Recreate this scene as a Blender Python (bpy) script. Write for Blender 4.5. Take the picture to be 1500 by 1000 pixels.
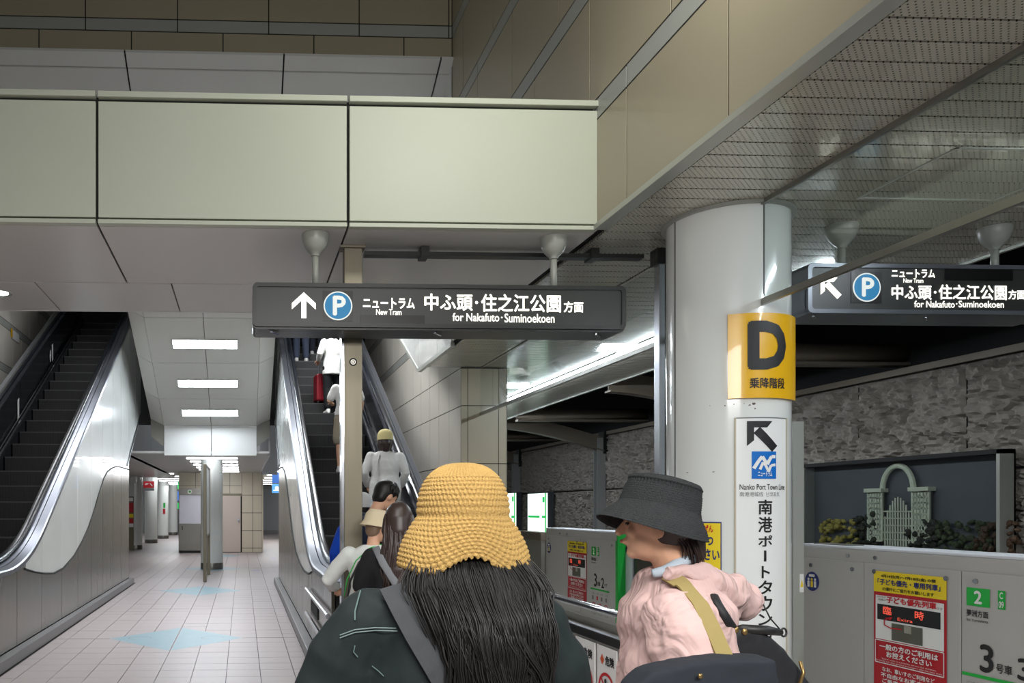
import bpy, bmesh, math, random
from math import sin, cos, pi, radians as R, sqrt, atan2
from mathutils import Vector, Matrix, noise
random.seed(7)
S = bpy.context.scene
COL = S.collection
D = bpy.data
for o in list(D.objects): D.objects.remove(o)
# ---------------------------------------------------------------- camera, world, exposure
F, HC, PX, PY = 1150.0, 1.5, 398.0, 745.0
TH = math.atan(43/1150.0)
cam = D.cameras.new('camera'); camo = D.objects.new('camera', cam); COL.objects.link(camo)
camo.location = (0, 0, HC); camo.rotation_euler = (pi/2, 0, -TH)
cam.sensor_width = 36; cam.lens = 36*F/1500
cam.shift_x = (750-PX)/1500; cam.shift_y = (PY-500)/1500
cam.clip_start = .05; cam.clip_end = 200
S.camera = camo
w = D.worlds.new('world'); S.world = w; w.use_nodes = True
w.node_tree.nodes['Background'].inputs[0].default_value = (.80, .84, .88, 1)
w.node_tree.nodes['Background'].inputs[1].default_value = .21
S.view_settings.view_transform = 'Standard'; S.view_settings.look = 'None'
S.view_settings.exposure = 0.32; S.view_settings.gamma = 1; S.view_settings.use_curve_mapping = False
S.cycles.use_denoising = True
S.cycles.max_bounces = 8; S.cycles.transparent_max_bounces = 12
S.cycles.caustics_reflective = False; S.cycles.caustics_refractive = False
S.cycles.sample_clamp_indirect = 4

def area(name, loc, target, sx, sy, power, col=(1, .97, .92), spread=180):
    l = D.lights.new(name, 'AREA'); l.shape = 'RECTANGLE'; l.size = sx; l.size_y = sy; l.energy = power; l.spread = R(spread); l.color = col
    o = D.objects.new(name, l); COL.objects.link(o); o.location = loc
    d = Vector(target)-Vector(loc); o.rotation_euler = d.to_track_quat('-Z', 'Y').to_euler()
    return o
# unseen area lights added to brighten the bulkhead, walls, floor and far concourse
area('unseen_hall_light', (1.7, 3.1, 5.0), (1.7, 5.6, 4.1), 1.0, .4, 36, (1, 1, .93))
area('unseen_hall_light', (-1.6, 1.6, 5.6), (-1.6, 2.6, 0), 4.0, 1.6, 105, (1, .98, .96), 95)  # added to bounce light off the floor onto the soffit
area('unseen_hall_light', (0.8, -1.6, 3.4), (1.2, 3.0, 0.6), 3.0, .8, 95, (1, .98, .96), 120)
area('upper_hall_fill', (-2.75, 13.0, 6.3), (-4.6, 12.2, 2.6), .8, 3.6, 95, (.93, .95, 1))  # fills added out of sight behind the bulkhead for the escalator walls
area('upper_hall_fill', (1.15, 13.0, 6.2), (3.1, 12.4, 2.2), .8, 3.6, 400, (.95, .97, 1))
area('soffit_fill', (-1.0, 8.6, 4.6), (-.9, 11.5, 0), 3.0, .5, 60, (.95, .97, 1), 120)  # added fill above the soffit, aimed at the corridor floor

area('concourse_fill', (-.75, 23.5, 2.6), (-.75, 23.4, 0), 1.6, 5.0, 60, (.97, .98, 1))  # fills added below the strip lamps to brighten columns and passages
area('concourse_fill', (-3.2, 36, 2.8), (-3.2, 35.9, 0), 1.2, 16, 170, (.95, .97, 1))
area('concourse_fill', (1.5, 33, 2.8), (1.5, 32.9, 0), .8, 10, 110, (.95, .97, 1))

# ---------------------------------------------------------------- pixel -> world helpers
def ray(px, py):
    u = (px-PX)/F; v = (PY-py)/F
    return Vector((sin(TH)+u*cos(TH), cos(TH)-u*sin(TH), v))
def onY(px, py, Y):
    d = ray(px, py); k = Y/d.y; return Vector((d.x*k, Y, HC+d.z*k))
def onX(px, py, X):
    d = ray(px, py); k = X/d.x; return Vector((X, d.y*k, HC+d.z*k))
def onZ(px, py, Z):
    d = ray(px, py); k = (Z-HC)/d.z; return Vector((d.x*k, d.y*k, Z))

# ---------------------------------------------------------------- materials
def srgb(c):
    return tuple(((x/255)/12.92 if x/255 <= .04045 else ((x/255+.055)/1.055)**2.4) for x in c)+(1,)
MATS = {}
def mat(name, col, rough=.5, metal=0, noise_amt=.0, nscale=6, bump=0, bscale=40, emit=0, coat=0, spec=.5, stretch=None, col2=None, coord='Object'):
    if name in MATS: return MATS[name]
    m = D.materials.new(name); m.use_nodes = True; nt = m.node_tree; N = nt.nodes; L = nt.links
    b = N['Principled BSDF']; c = srgb(col)
    b.inputs['Base Color'].default_value = c; b.inputs['Roughness'].default_value = rough
    b.inputs['Metallic'].default_value = metal; b.inputs['Coat Weight'].default_value = coat
    b.inputs['Specular IOR Level'].default_value = spec
    if emit:
        b.inputs['Emission Color'].default_value = c; b.inputs['Emission Strength'].default_value = emit
    if noise_amt or bump:
        tc = N.new('ShaderNodeTexCoord'); mp = N.new('ShaderNodeMapping'); L.new(tc.outputs[coord], mp.inputs[0])
        if stretch: mp.inputs['Scale'].default_value = stretch
    if noise_amt:
        nz = N.new('ShaderNodeTexNoise'); nz.inputs['Scale'].default_value = nscale; nz.inputs['Detail'].default_value = 5
        L.new(mp.outputs[0], nz.inputs['Vector'])
        mx = N.new('ShaderNodeMix'); mx.data_type = 'RGBA'; L.new(nz.outputs[0], mx.inputs[0])
        c2 = srgb(col2) if col2 else tuple(x*(1-noise_amt) for x in c[:3])+(1,)
        mx.inputs[6].default_value = c2
        mx.inputs[7].default_value = tuple(min(1, x*(1+noise_amt*.6)) for x in c[:3])+(1,)
        L.new(mx.outputs[2], b.inputs['Base Color'])
        mr = N.new('ShaderNodeMapRange'); mr.inputs[3].default_value = max(.02, rough-.06); mr.inputs[4].default_value = min(1, rough+.08)
        L.new(nz.outputs[0], mr.inputs[0]); L.new(mr.outputs[0], b.inputs['Roughness'])
    if bump:
        n2 = N.new('ShaderNodeTexNoise'); n2.inputs['Scale'].default_value = bscale; n2.inputs['Detail'].default_value = 4
        L.new(mp.outputs[0], n2.inputs['Vector'])
        bp = N.new('ShaderNodeBump'); bp.inputs['Strength'].default_value = bump; bp.inputs['Distance'].default_value = .02
        L.new(n2.outputs[0], bp.inputs['Height']); L.new(bp.outputs[0], b.inputs['Normal'])
    MATS[name] = m; return m
def emitmat(name, col, s):
    if name in MATS: return MATS[name]
    m = D.materials.new(name); m.use_nodes = True; N = m.node_tree.nodes; b = N['Principled BSDF']
    b.inputs['Base Color'].default_value = tuple(q*.5 for q in srgb(col)[:3])+(1,); b.inputs['Emission Color'].default_value = srgb(col); b.inputs['Emission Strength'].default_value = s
    MATS[name] = m; return m
def glassmat(name, tint=(.93, .96, .95), refl=1.0):
    m = D.materials.new(name); m.use_nodes = True; nt = m.node_tree; N = nt.nodes; L = nt.links
    N.remove(N['Principled BSDF']); out = N['Material Output']
    tr = N.new('ShaderNodeBsdfTransparent'); tr.inputs[0].default_value = tint+(1,)
    gl = N.new('ShaderNodeBsdfGlossy'); gl.inputs['Roughness'].default_value = .03
    lw_ = N.new('ShaderNodeLayerWeight'); pw = N.new('ShaderNodeMath'); pw.operation = 'POWER'; pw.inputs[1].default_value = 4.0; L.new(lw_.outputs['Facing'], pw.inputs[0])
    mx = N.new('ShaderNodeMixShader'); ml = N.new('ShaderNodeMath'); ml.operation = 'MULTIPLY_ADD'; ml.inputs[1].default_value = .85; ml.inputs[2].default_value = .045*refl
    L.new(pw.outputs[0], ml.inputs[0]); L.new(ml.outputs[0], mx.inputs[0]); L.new(tr.outputs[0], mx.inputs[1]); L.new(gl.outputs[0], mx.inputs[2])
    L.new(mx.outputs[0], out.inputs[0]); MATS[name] = m; return m
M = {}
M['enamel'] = mat('cream_enamel_panel', (188, 193, 176), .46, 0, .05, 1.3)
M['soffit'] = mat('grey_soffit_panel', (208, 206, 200), .38, 0, .04, 1.0, coat=.15)
M['white_ledge'] = mat('white_ledge_panel', (205, 205, 203), .4, 0, .03, 1.0)
M['beige'] = mat('beige_tile', (164, 155, 133), .33, 0, .06, 1.2, coat=.15)
M['ltile'] = mat('pale_wall_tile', (208, 203, 192), .33, 0, .05, 1.2, coat=.15)
M['strip'] = mat('grey_strip_tile', (160, 162, 156), .32, 0, .05, 1.2)
M['joint'] = mat('dark_joint', (30, 31, 30), .8)
M['dark'] = mat('dark_void', (16, 17, 19), .9)
M['steel'] = mat('brushed_steel', (150, 148, 142), .3, .9, .08, 3, stretch=(3, 3, .3), bump=.01)
M['bronze'] = mat('brushed_bronze_steel', (116, 110, 95), .42, .7, .08, 4, stretch=(4, 4, .3))
M['cladsteel'] = mat('escalator_cladding_steel', (124, 119, 111), .24, .82, .12, 2.5, stretch=(3, 3, .4))
M['chrome'] = mat('polished_steel', (188, 190, 195), .2, .95)
M['satin'] = mat('satin_deck_steel', (138, 142, 150), .3, .9, .05, 2)
M['white_clad'] = mat('white_enamel_cladding', (214, 216, 212), .22, 0, .03, 1.2, coat=.5)
M['black_rail'] = mat('black_rubber_handrail', (20, 23, 28), .25, spec=.7)
M['black_panel'] = mat('black_glossy_panel', (17, 19, 25), .22, coat=.4)
M['step'] = mat('step_metal', (13, 13, 14), .6, 0, .2, 30, stretch=(20, 1, 1))
M['step_edge'] = mat('step_edge', (60, 60, 60), .5, .2)
M['tile'] = mat('floor_tile', (168, 158, 157), .42, 0, .09, 1.6)
M['grout'] = mat('floor_grout', (58, 54, 54), .8)
M['blue_tile'] = mat('pale_blue_floor_tile', (128, 158, 168), .4, 0, .06, 6)
M['white_col'] = mat('white_column_enamel', (222, 226, 222), .14, 0, .02, 2, coat=.6)
M['col_base'] = mat('column_base_steel', (110, 108, 102), .35, .7)
M['sign_case'] = mat('sign_dark_case', (44, 45, 44), .35, .3)
M['sign_case_grey'] = mat('sign_grey_case', (98, 102, 108), .3, .5)
M['sign_face'] = mat('sign_dark_face', (40, 42, 40), .38)
M['patch'] = mat('black_cover_strip', (12, 12, 13), .3)
M['letter'] = emitmat('lit_letter', (255, 252, 240), 1.15)
M['letter_dim'] = emitmat('lit_letter_warm', (240, 238, 215), .85)
M['blue_disc'] = emitmat('lit_blue_disc', (0, 112, 160), .6)
M['disc_ring'] = emitmat('lit_disc_ring', (205, 210, 205), .75)
M['stem'] = mat('grey_painted_stem', (150, 152, 144), .35)
M['lamp'] = emitmat('lamp_diffuser', (236, 246, 255), 42)
M['lamp_far'] = emitmat('lamp_diffuser_far', (246, 250, 255), 16)
M['trim'] = mat('pale_metal_trim', (176, 178, 170), .3, .4)
M['door_grey'] = mat('platform_door_grey', (180, 178, 174), .42, .15, .03, 2)
M['door_white'] = mat('door_white_paint', (215, 220, 225), .4)
M['green'] = mat('green_paint', (20, 170, 60), .45)
M['black'] = mat('black_paint', (18, 18, 18), .5)
M['white'] = mat('white_paint', (225, 225, 222), .5)
M['yellow'] = mat('yellow_enamel', (228, 176, 24), .28, coat=.3)
M['poster_yellow'] = mat('poster_yellow', (232, 205, 30), .5)
M['red'] = mat('poster_red', (176, 22, 34), .5)
M['redtext'] = mat('red_ink', (190, 25, 35), .5)
M['navy'] = mat('navy_ink', (28, 40, 105), .5)
M['greyink'] = mat('grey_ink', (110, 110, 112), .5)
M['logo_blue'] = mat('logo_blue', (10, 105, 190), .35)
M['rock'] = mat('rough_stone_panel', (150, 143, 135), .9, 0, .25, 8, bump=.6, bscale=22)
M['beam'] = mat('brown_painted_beam', (122, 112, 98), .45)
M['blackroof'] = mat('black_track_roof', (14, 14, 15), .8)
M['skin'] = mat('skin', (208, 160, 130), .55, 0, .05, 8)
M['hair'] = mat('black_hair', (19, 16, 15), .46, spec=.4)
M['hairb'] = mat('dark_brown_hair', (46, 33, 28), .4)
M['lip'] = mat('lip', (170, 95, 88), .5)
M['eye'] = mat('eye', (30, 22, 20), .2)
M['glass'] = glassmat('thin_glass')
M['showglass'] = glassmat('showcase_glass', (.88, .9, .9), 1.0)
M['notice'] = emitmat('lit_notice', (236, 255, 244), 1.25)
M['notice_green'] = emitmat('lit_notice_green', (40, 190, 90), .8)
def perforated():
    m = D.materials.new('perforated_ceiling_slat'); m.use_nodes = True; nt = m.node_tree; N = nt.nodes; L = nt.links; b = N['Principled BSDF']
    tc = N.new('ShaderNodeTexCoord'); mp = N.new('ShaderNodeMapping'); mp.inputs['Rotation'].default_value = (0, 0, R(45)); mp.inputs['Scale'].default_value = (42, 42, 42)
    L.new(tc.outputs['Object'], mp.inputs[0])
    fr = N.new('ShaderNodeVectorMath'); fr.operation = 'FRACTION'; L.new(mp.outputs[0], fr.inputs[0])
    sb = N.new('ShaderNodeVectorMath'); sb.operation = 'SUBTRACT'; sb.inputs[1].default_value = (.5, .5, 0); L.new(fr.outputs[0], sb.inputs[0])
    ml = N.new('ShaderNodeVectorMath'); ml.operation = 'MULTIPLY'; ml.inputs[1].default_value = (1, 1, 0); L.new(sb.outputs[0], ml.inputs[0])
    ln = N.new('ShaderNodeVectorMath'); ln.operation = 'LENGTH'; L.new(ml.outputs[0], ln.inputs[0])
    lt = N.new('ShaderNodeMath'); lt.operation = 'LESS_THAN'; lt.inputs[1].default_value = .17; L.new(ln.outputs['Value'], lt.inputs[0])
    mx = N.new('ShaderNodeMix'); mx.data_type = 'RGBA'; mx.inputs[6].default_value = srgb((190, 187, 172)); mx.inputs[7].default_value = srgb((72, 70, 62))
    L.new(lt.outputs[0], mx.inputs[0]); L.new(mx.outputs[2], b.inputs['Base Color'])
    b.inputs['Roughness'].default_value = .2; b.inputs['Coat Weight'].default_value = .3; b.inputs['Metallic'].default_value = .25
    return m
M['perf'] = perforated()

# ---------------------------------------------------------------- mesh helpers
class MB:
    def __init__(s): s.v = []; s.f = []; s.m = []
    def add(s, vs, fs, mi=0):
        n = len(s.v); s.v += [tuple(v) for v in vs]; s.f += [tuple(i+n for i in f) for f in fs]; s.m += [mi]*len(fs); return s
    def box(s, x0, x1, y0, y1, z0, z1, mi=0):
        vs = [(x, y, z) for x in (x0, x1) for y in (y0, y1) for z in (z0, z1)]
        return s.add(vs, [(0, 1, 3, 2), (4, 6, 7, 5), (0, 4, 5, 1), (2, 3, 7, 6), (0, 2, 6, 4), (1, 5, 7, 3)], mi)
    def prism(s, pts, vec, mi=0):          # planar polygon extruded by vec
        n = len(pts); vec = Vector(vec); a = [Vector(p) for p in pts]; b = [p+vec for p in a]
        return s.add(a+b, [tuple(range(n))[::-1], tuple(range(n, 2*n))]+[(i, (i+1) % n, n+(i+1) % n, n+i) for i in range(n)], mi)
    def tube(s, pts, rad, n=12, sx=1, sy=1, mi=0, caps=True, up=None):
        pts = [Vector(p) for p in pts]; k = len(pts)
        if not hasattr(rad, '__len__'): rad = [rad]*k
        base = len(s.v); prev = None; rings = []
        for i, p in enumerate(pts):
            t = (pts[min(i+1, k-1)]-pts[max(i-1, 0)]).normalized()
            if prev is None:
                a = Vector(up) if up else (Vector((1, 0, 0)) if abs(t.x) < .8 else Vector((0, 1, 0)))
            else: a = prev
            a = (a-t*a.dot(t)).normalized(); b = t.cross(a); prev = a
            rings.append([p+a*(cos(2*pi*j/n)*rad[i]*sx)+b*(sin(2*pi*j/n)*rad[i]*sy) for j in range(n)])
        return s.rings(rings, mi, caps)
    def rings(s, rings, mi=0, caps=True):
        n = len(rings[0]); k = len(rings); vs = [v for r in rings for v in r]
        fs = [(i*n+j, i*n+(j+1) % n, (i+1)*n+(j+1) % n, (i+1)*n+j) for i in range(k-1) for j in range(n)]
        if caps: fs += [tuple(range(n))[::-1], tuple(range((k-1)*n, k*n))]
        return s.add(vs, fs, mi)
    def limb(s, pts, rad, n=14):            # tube with round ends
        pts = [Vector(p) for p in pts]; rad = list(rad)
        d0 = (pts[0]-pts[1]).normalized(); d1 = (pts[-1]-pts[-2]).normalized()
        P = [pts[0]+d0*rad[0]*.95, pts[0]+d0*rad[0]*.6]+pts+[pts[-1]+d1*rad[-1]*.6, pts[-1]+d1*rad[-1]*.95]
        Q = [rad[0]*.3, rad[0]*.8]+rad+[rad[-1]*.8, rad[-1]*.3]
        return s.tube(P, Q, n)
    def ell(s, c, rx, ry, rz, n=20, k=12, rot=None, mi=0):
        c = Vector(c); rr = []
        for i in range(k+1):
            a = pi*(.02+.96*i/k); r = sin(a); z = cos(a)
            ring = [Vector((cos(2*pi*j/n)*r*rx, sin(2*pi*j/n)*r*ry, z*rz)) for j in range(n)]
            if rot: ring = [rot @ v for v in ring]
            rr.append([c+v for v in ring])
        return s.rings(rr, mi)
    def lathe(s, c, prof, n=32, mi=0, caps=True):
        c = Vector(c)
        return s.rings([[c+Vector((cos(2*pi*j/n)*r, sin(2*pi*j/n)*r, z)) for j in range(n)] for r, z in prof], mi, caps)
    def loft(s, secs, n=28, mi=0, p=2.0):    # secs: (x, y, z, rx, ry)
        rr = []
        for x, y, z, rx, ry in secs:
            ring = []
            for j in range(n):
                a = 2*pi*j/n; ca, sa = cos(a), sin(a)
                ring.append(Vector((x+rx*abs(ca)**(2/p)*(1 if ca >= 0 else -1), y+ry*abs(sa)**(2/p)*(1 if sa >= 0 else -1), z)))
            rr.append(ring)
        return s.rings(rr, mi)
    def mesh(s, name, mats, smooth=False):
        me = D.meshes.new(name); me.from_pydata(s.v, [], s.f)
        if not isinstance(mats, (list, tuple)): mats = [mats]
        for q in mats: me.materials.append(q)
        if len(mats) > 1: me.polygons.foreach_set('material_index', s.m)
        bm = bmesh.new(); bm.from_mesh(me); bmesh.ops.recalc_face_normals(bm, faces=bm.faces); bm.to_mesh(me); bm.free()
        if smooth: me.polygons.foreach_set('use_smooth', [True]*len(me.polygons))
        me.update(); return me
    def build(s, name, mats, parent=None, smooth=False, bevel=0):
        o = D.objects.new(name, s.mesh(name, mats, smooth)); COL.objects.link(o)
        if parent: o.parent = parent
        if bevel:
            b = o.modifiers.new('bevel', 'BEVEL'); b.width = bevel; b.segments = 2; b.limit_method = 'ANGLE'
        if smooth == 'auto':
            pass
        return o
def smooth_by_angle(o, ang=35):
    me = o.data; bm = bmesh.new(); bm.from_mesh(me)
    for e in bm.edges:
        if len(e.link_faces) == 2: e.smooth = e.calc_face_angle(0) < R(ang)
    for f in bm.faces: f.smooth = True
    bm.to_mesh(me); bm.free(); return o
def tag(o, label=None, cat=None, group=None, kind=None):
    if label: o['label'] = label
    if cat: o['category'] = cat
    if group: o['group'] = group
    if kind: o['kind'] = kind
    return o
def empty(name, loc=(0, 0, 0), rz=0, label=None, cat=None, group=None, kind=None):
    o = D.objects.new(name, None); COL.objects.link(o); o.location = loc; o.rotation_euler = (0, 0, rz)
    o.empty_display_size = .1
    return tag(o, label, cat, group, kind)
def struct(name, label=None): return empty(name, label=label, kind='structure')
def rel(parent):                              # put world-coordinate children under a moved parent
    parent_m = Matrix.LocRotScale(parent.location, parent.rotation_euler, None)
    def f(o):
        o.parent = parent; o.matrix_parent_inverse = parent_m.inverted(); return o
    return f
def boxo(name, parent, mt, x0, x1, y0, y1, z0, z1, bevel=0):
    return MB().box(x0, x1, y0, y1, z0, z1).build(name, mt, parent, bevel=bevel)
def copy_tree(o, parent=None):
    c = o.copy(); COL.objects.link(c)
    if parent: c.parent = parent
    for ch in [q for q in D.objects if q.parent == o]: copy_tree(ch, c)
    return c
def curve_mesh(name, cu, mt, par):
    o = D.objects.new('tmp_curve', cu); COL.objects.link(o); dg = bpy.context.evaluated_depsgraph_get()
    me = D.meshes.new_from_object(o.evaluated_get(dg)); D.objects.remove(o); D.curves.remove(cu); me.name = name
    me.materials.clear(); me.materials.append(mt); me.polygons.foreach_set('use_smooth', [True]*len(me.polygons))
    o = D.objects.new(name, me); COL.objects.link(o); o['kind'] = 'stuff'; return par(o)
# flat print: fn maps (u, v) in metres of the face onto the surface
def plane_fn(org, ux, uy, lift=.0):
    org, ux, uy = Vector(org), Vector(ux), Vector(uy); n = ux.cross(uy)
    return lambda u, v, d=0: org+ux*u+uy*v+n*(d+lift)
def text(s, name, mt, parent, fn, u0, v0, u1, v1, bold=.0, lift=.002, keep=False, thick=0):
    cu = D.curves.new('tmp_text', 'FONT'); cu.body = s; cu.size = 1; cu.resolution_u = 3
    if '\n' in s: cu.align_x = 'CENTER'
    o = D.objects.new('tmp_text', cu); COL.objects.link(o)
    dg = bpy.context.evaluated_depsgraph_get(); me = D.meshes.new_from_object(o.evaluated_get(dg))
    D.objects.remove(o); D.curves.remove(cu)
    if not len(me.vertices): return None
    xs = [v.co.x for v in me.vertices]; ys = [v.co.y for v in me.vertices]
    a, b, c, d = min(xs), max(xs), min(ys), max(ys)
    sx = (u1-u0)/(b-a); sy = (v1-v0)/max(d-c, 1e-4)
    if keep: k = min(sx, sy); sx = sy = k
    uc, vc = (u0+u1)/2, (v0+v1)/2
    if getattr(fn, 'curved', False):
        bm = bmesh.new(); bm.from_mesh(me); bmesh.ops.triangulate(bm, faces=bm.faces)
        for _ in range(3):
            es = [e for e in bm.edges if abs(e.verts[0].co.x-e.verts[1].co.x)*sx > .012]
            if not es: break
            bmesh.ops.subdivide_edges(bm, edges=es, cuts=1); bmesh.ops.triangulate(bm, faces=bm.faces)
        bm.to_mesh(me); bm.free()
    P0 = [(v.co.x, v.co.y) for v in me.vertices]; F0 = [tuple(p.vertices) for p in me.polygons]; D.meshes.remove(me)
    offs = [(0, 0)]
    if bold: offs += [(bold*cos(pi/4*j), bold*sin(pi/4*j)) for j in range(8)] if (u1-u0) > .1 or bold > .04 else [(bold, 0), (-bold, 0), (0, bold), (0, -bold)]
    VV = []; FF = []
    for q, (ox, oy) in enumerate(offs):
        n_ = len(VV); VV += [tuple(fn(uc+(x+ox-(a+b)/2)*sx, vc+(y_+oy-(c+d)/2)*sy, lift+q*.00004)) for x, y_ in P0]; FF += [tuple(i+n_ for i in f_) for f_ in F0]
    me = D.meshes.new(name); me.from_pydata(VV, [], FF)
    me.materials.clear(); me.materials.append(mt); me.name = name
    o = D.objects.new(name, me); COL.objects.link(o)
    if parent: o.parent = parent
    return o
def poly(name, pts, mt, parent, fn, lift=.002, sub=0):
    if not isinstance(pts[0][0], (tuple, list)): pts = [pts]
    bm = bmesh.new()
    for pl in pts:
        vs = [bm.verts.new((p[0], p[1], 0)) for p in pl]; bm.faces.new(vs)
    bmesh.ops.triangulate(bm, faces=bm.faces)
    if sub: bmesh.ops.subdivide_edges(bm, edges=bm.edges, cuts=sub, use_grid_fill=True)
    for v in bm.verts: v.co = fn(v.co.x, v.co.y, lift)
    me = D.meshes.new(name); bm.to_mesh(me); bm.free(); me.materials.append(mt)
    o = D.objects.new(name, me); COL.objects.link(o)
    if parent: o.parent = parent
    return o
def rect(u0, v0, u1, v1, nx=1):
    if nx == 1: return [(u0, v0), (u1, v0), (u1, v1), (u0, v1)]
    return [[(u0+(u1-u0)*i/nx, v0), (u0+(u1-u0)*(i+1)/nx, v0), (u0+(u1-u0)*(i+1)/nx, v1), (u0+(u1-u0)*i/nx, v1)] for i in range(nx)]
def circ(u, v, r, n=32, ry=None): return [(u+cos(2*pi*i/n)*r, v+sin(2*pi*i/n)*(ry or r)) for i in range(n)]
def annulus(u, v, r0, r1, n=32):
    return [[(u+cos(a)*r0, v+sin(a)*r0), (u+cos(b)*r0, v+sin(b)*r0), (u+cos(b)*r1, v+sin(b)*r1), (u+cos(a)*r1, v+sin(a)*r1)]
            for a, b in [(2*pi*i/n, 2*pi*(i+1)/n) for i in range(n)]]
def bar(u0, v0, u1, v1, w):
    d = Vector((u1-u0, v1-v0)).normalized(); n = Vector((-d.y, d.x))*w/2
    return [(u0+n.x, v0+n.y), (u0-n.x, v0-n.y), (u1-n.x, v1-n.y), (u1+n.x, v1+n.y)]
def polyline(pts, w): return [bar(*pts[i], *pts[i+1], w) for i in range(len(pts)-1)]
# ================================================================= SETTING
ZC = 3.5; XW = 2.55; YB = 5.55
# ---- floor
fl = struct('floor')
boxo('grout_bed', fl, M['grout'], -8, 2.6, -3, 60, -.12, -.012)
boxo('platform_floor', fl, mat('platform_floor', (178, 174, 168), .5, 0, .08, 3), 2.6, 4.75, -3, 60, -.12, -.004)
boxo('near_floor', fl, M['tile'], -8, 2.6, -3, 6.43, -.012, -.002)
TX, TY = .31, .30
tile_me = {}
def tile(x0, x1, y0, y1):
    k = (round(x1-x0, 3), round(y1-y0, 3))
    if k not in tile_me: tile_me[k] = MB().box(0, x1-x0, 0, y1-y0, -.012, 0).mesh('tile', M['tile'])
    o = D.objects.new('tile', tile_me[k]); COL.objects.link(o); o.parent = fl; o.location = (x0, y0, random.uniform(-.0006, .0006))
row = 0
xs = [-.765+TX*k for k in range(-5, 6)]
def cuts(a, b, lst): return [a]+sorted(x for x in lst if a+.02 < x < b-.02)+[b]
y = 9.13-9*TY
while y < 14.5:
    cx = cuts(-2.16, .64, xs)
    if y > 6.4:
        wide = abs(((y-9.13)/2.7)-round((y-9.13)/2.7)) < .02
        for a, b in zip(cx, cx[1:]): tile(a+.003, b-.003, y+(.012 if wide else .003), y+TY-.003)
    y += TY
far = MB()
while y < 27.2:
    wide = abs(((y-9.13)/2.7)-round((y-9.13)/2.7)) < .02
    xx = [-.765+TX*k for k in range(-20, 14)]
    cx = cuts(-2.16, .64, xs) if y < 15.8 else cuts(-6.2, 2.5, xx)
    for a, b in zip(cx, cx[1:]): far.box(a+.003, b-.003, y+(.012 if wide else .003), y+TY-.003, -.012, 0)
    y += TY
tag(far.build('far_tiles', M['tile'], fl), kind='stuff')
boxo('far_floor', fl, M['tile'], -8, 2.55, 27.4, 60, -.012, -.001)
boxo('side_floor', fl, M['tile'], -8, -2.45, 6.43, 15.8, -.012, -.002)
boxo('side_floor', fl, M['tile'], .75, 2.6, 6.43, 27, -.012, -.002)
for yc in (9.13, 14.43, 19.73, 25.0):
    fn = plane_fn((-.765, yc, 0), (1, 0, 0), (0, 1, 0))
    for q in ([(-.77, 0), (-.01, -.8), (-.01, .8)], [(.77, 0), (.01, .8), (.01, -.8)]):
        poly('diamond_inlay', q, M['blue_tile'], fl, fn, .0012)
    if yc < 15:
        g = mat('inlay_mark', (128, 142, 148), .5)
        for s_ in (-1, 1):
            poly('inlay_mark', polyline([(s_*.42+.13*cos(a/10*pi*1.4), .02+.1*sin(a/10*pi*1.4)) for a in range(11)], .018), g, fl, fn, .0020)
# ---- cream bulkhead
bh = struct('trim_1')
boxo('bulkhead_core', bh, M['joint'], -9, XW-.02, YB+.03, YB+.35, ZC+.02, 4.40)
JX = [.751+1.771*k for k in range(-5, 1)]+[XW]
for a, b in zip(JX, JX[1:]):
    boxo('panel', bh, M['enamel'], a+.010, b-(.010 if b < XW else .0), YB, YB+.03, ZC+.045, 4.36, .004)
    boxo('lip', bh, M['enamel'], a+.008, b-(.008 if b < XW else 0), YB-.02, YB+.36, 4.385, 4.425, .004)
    boxo('lower_lip', bh, M['enamel'], a+.008, b-(.008 if b < XW else 0), YB-.01, YB+.05, ZC, ZC+.03, .003)
so = struct('ceiling_soffit')
boxo('soffit_core', so, M['joint'], -9, XW-.02, YB+.05, 7.95, ZC+.015, ZC+.10)
for a, b in zip(JX, JX[1:]):
    boxo('panel', so, M['soffit'], a+.008, b-(.008 if b < XW else 0), YB+.055, 6.995, ZC, ZC+.02)
J2 = [-1.83+1.2*k for k in range(-5, 3)]+[XW]
for a, b in zip(J2, J2[1:]):
    boxo('panel', so, M['soffit'], a+.006, b-(.006 if b < XW else 0), 7.005, 7.98, ZC-.004, ZC+.02)
boxo('edge_trim', so, M['white_ledge'], -9, XW, 7.98, 8.0, ZC-.008, ZC+.3)
# ---- right-hand beige tile wall above the platform ceiling (X = 2.55) and the far wall (Y = 9.46)
wr = struct('wall_right'); gj = .007
boxo('wall_backing', wr, M['joint'], XW+.005, XW+.3, -3, 9.5, ZC+.06, 10)
bands = []   # (z0, z1, kind, stagger)
z = ZC+.0
rows = [(3.5, 4.30, 'beige', 4.03), (4.30, 4.45, 'strip', 4.03), (4.45, 5.25, 'beige', 4.58), (5.25, 5.40, 'strip', 4.58),
        (5.40, 6.20, 'beige', 4.06), (6.20, 6.35, 'strip', 4.06), (6.35, 7.22, 'beige', 4.61), (7.22, 7.37, 'strip', 4.61), (7.37, 8.2, 'beige', 4.06), (8.2, 9.4, 'beige', 4.6)]
for z0, z1, k, y0 in rows:
    ys = [y0+1.093*i for i in range(-7, 6)]; cs = cuts(-3, 9.46, ys)
    for a, b in zip(cs, cs[1:]):
        boxo('tile', wr, M[k], XW, XW+.025, a+gj, b-gj, z0+(.045 if z0 == 3.5 else gj), z1-gj)
boxo('lower_trim', wr, M['trim'], XW-.035, XW+.06, -3, YB-.02, ZC-.005, ZC+.035, .003)
wb = struct('wall_back')
boxo('wall_backing', wb, M['joint'], -9, XW+.1, 9.465, 9.6, 6.97, 10)
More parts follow.
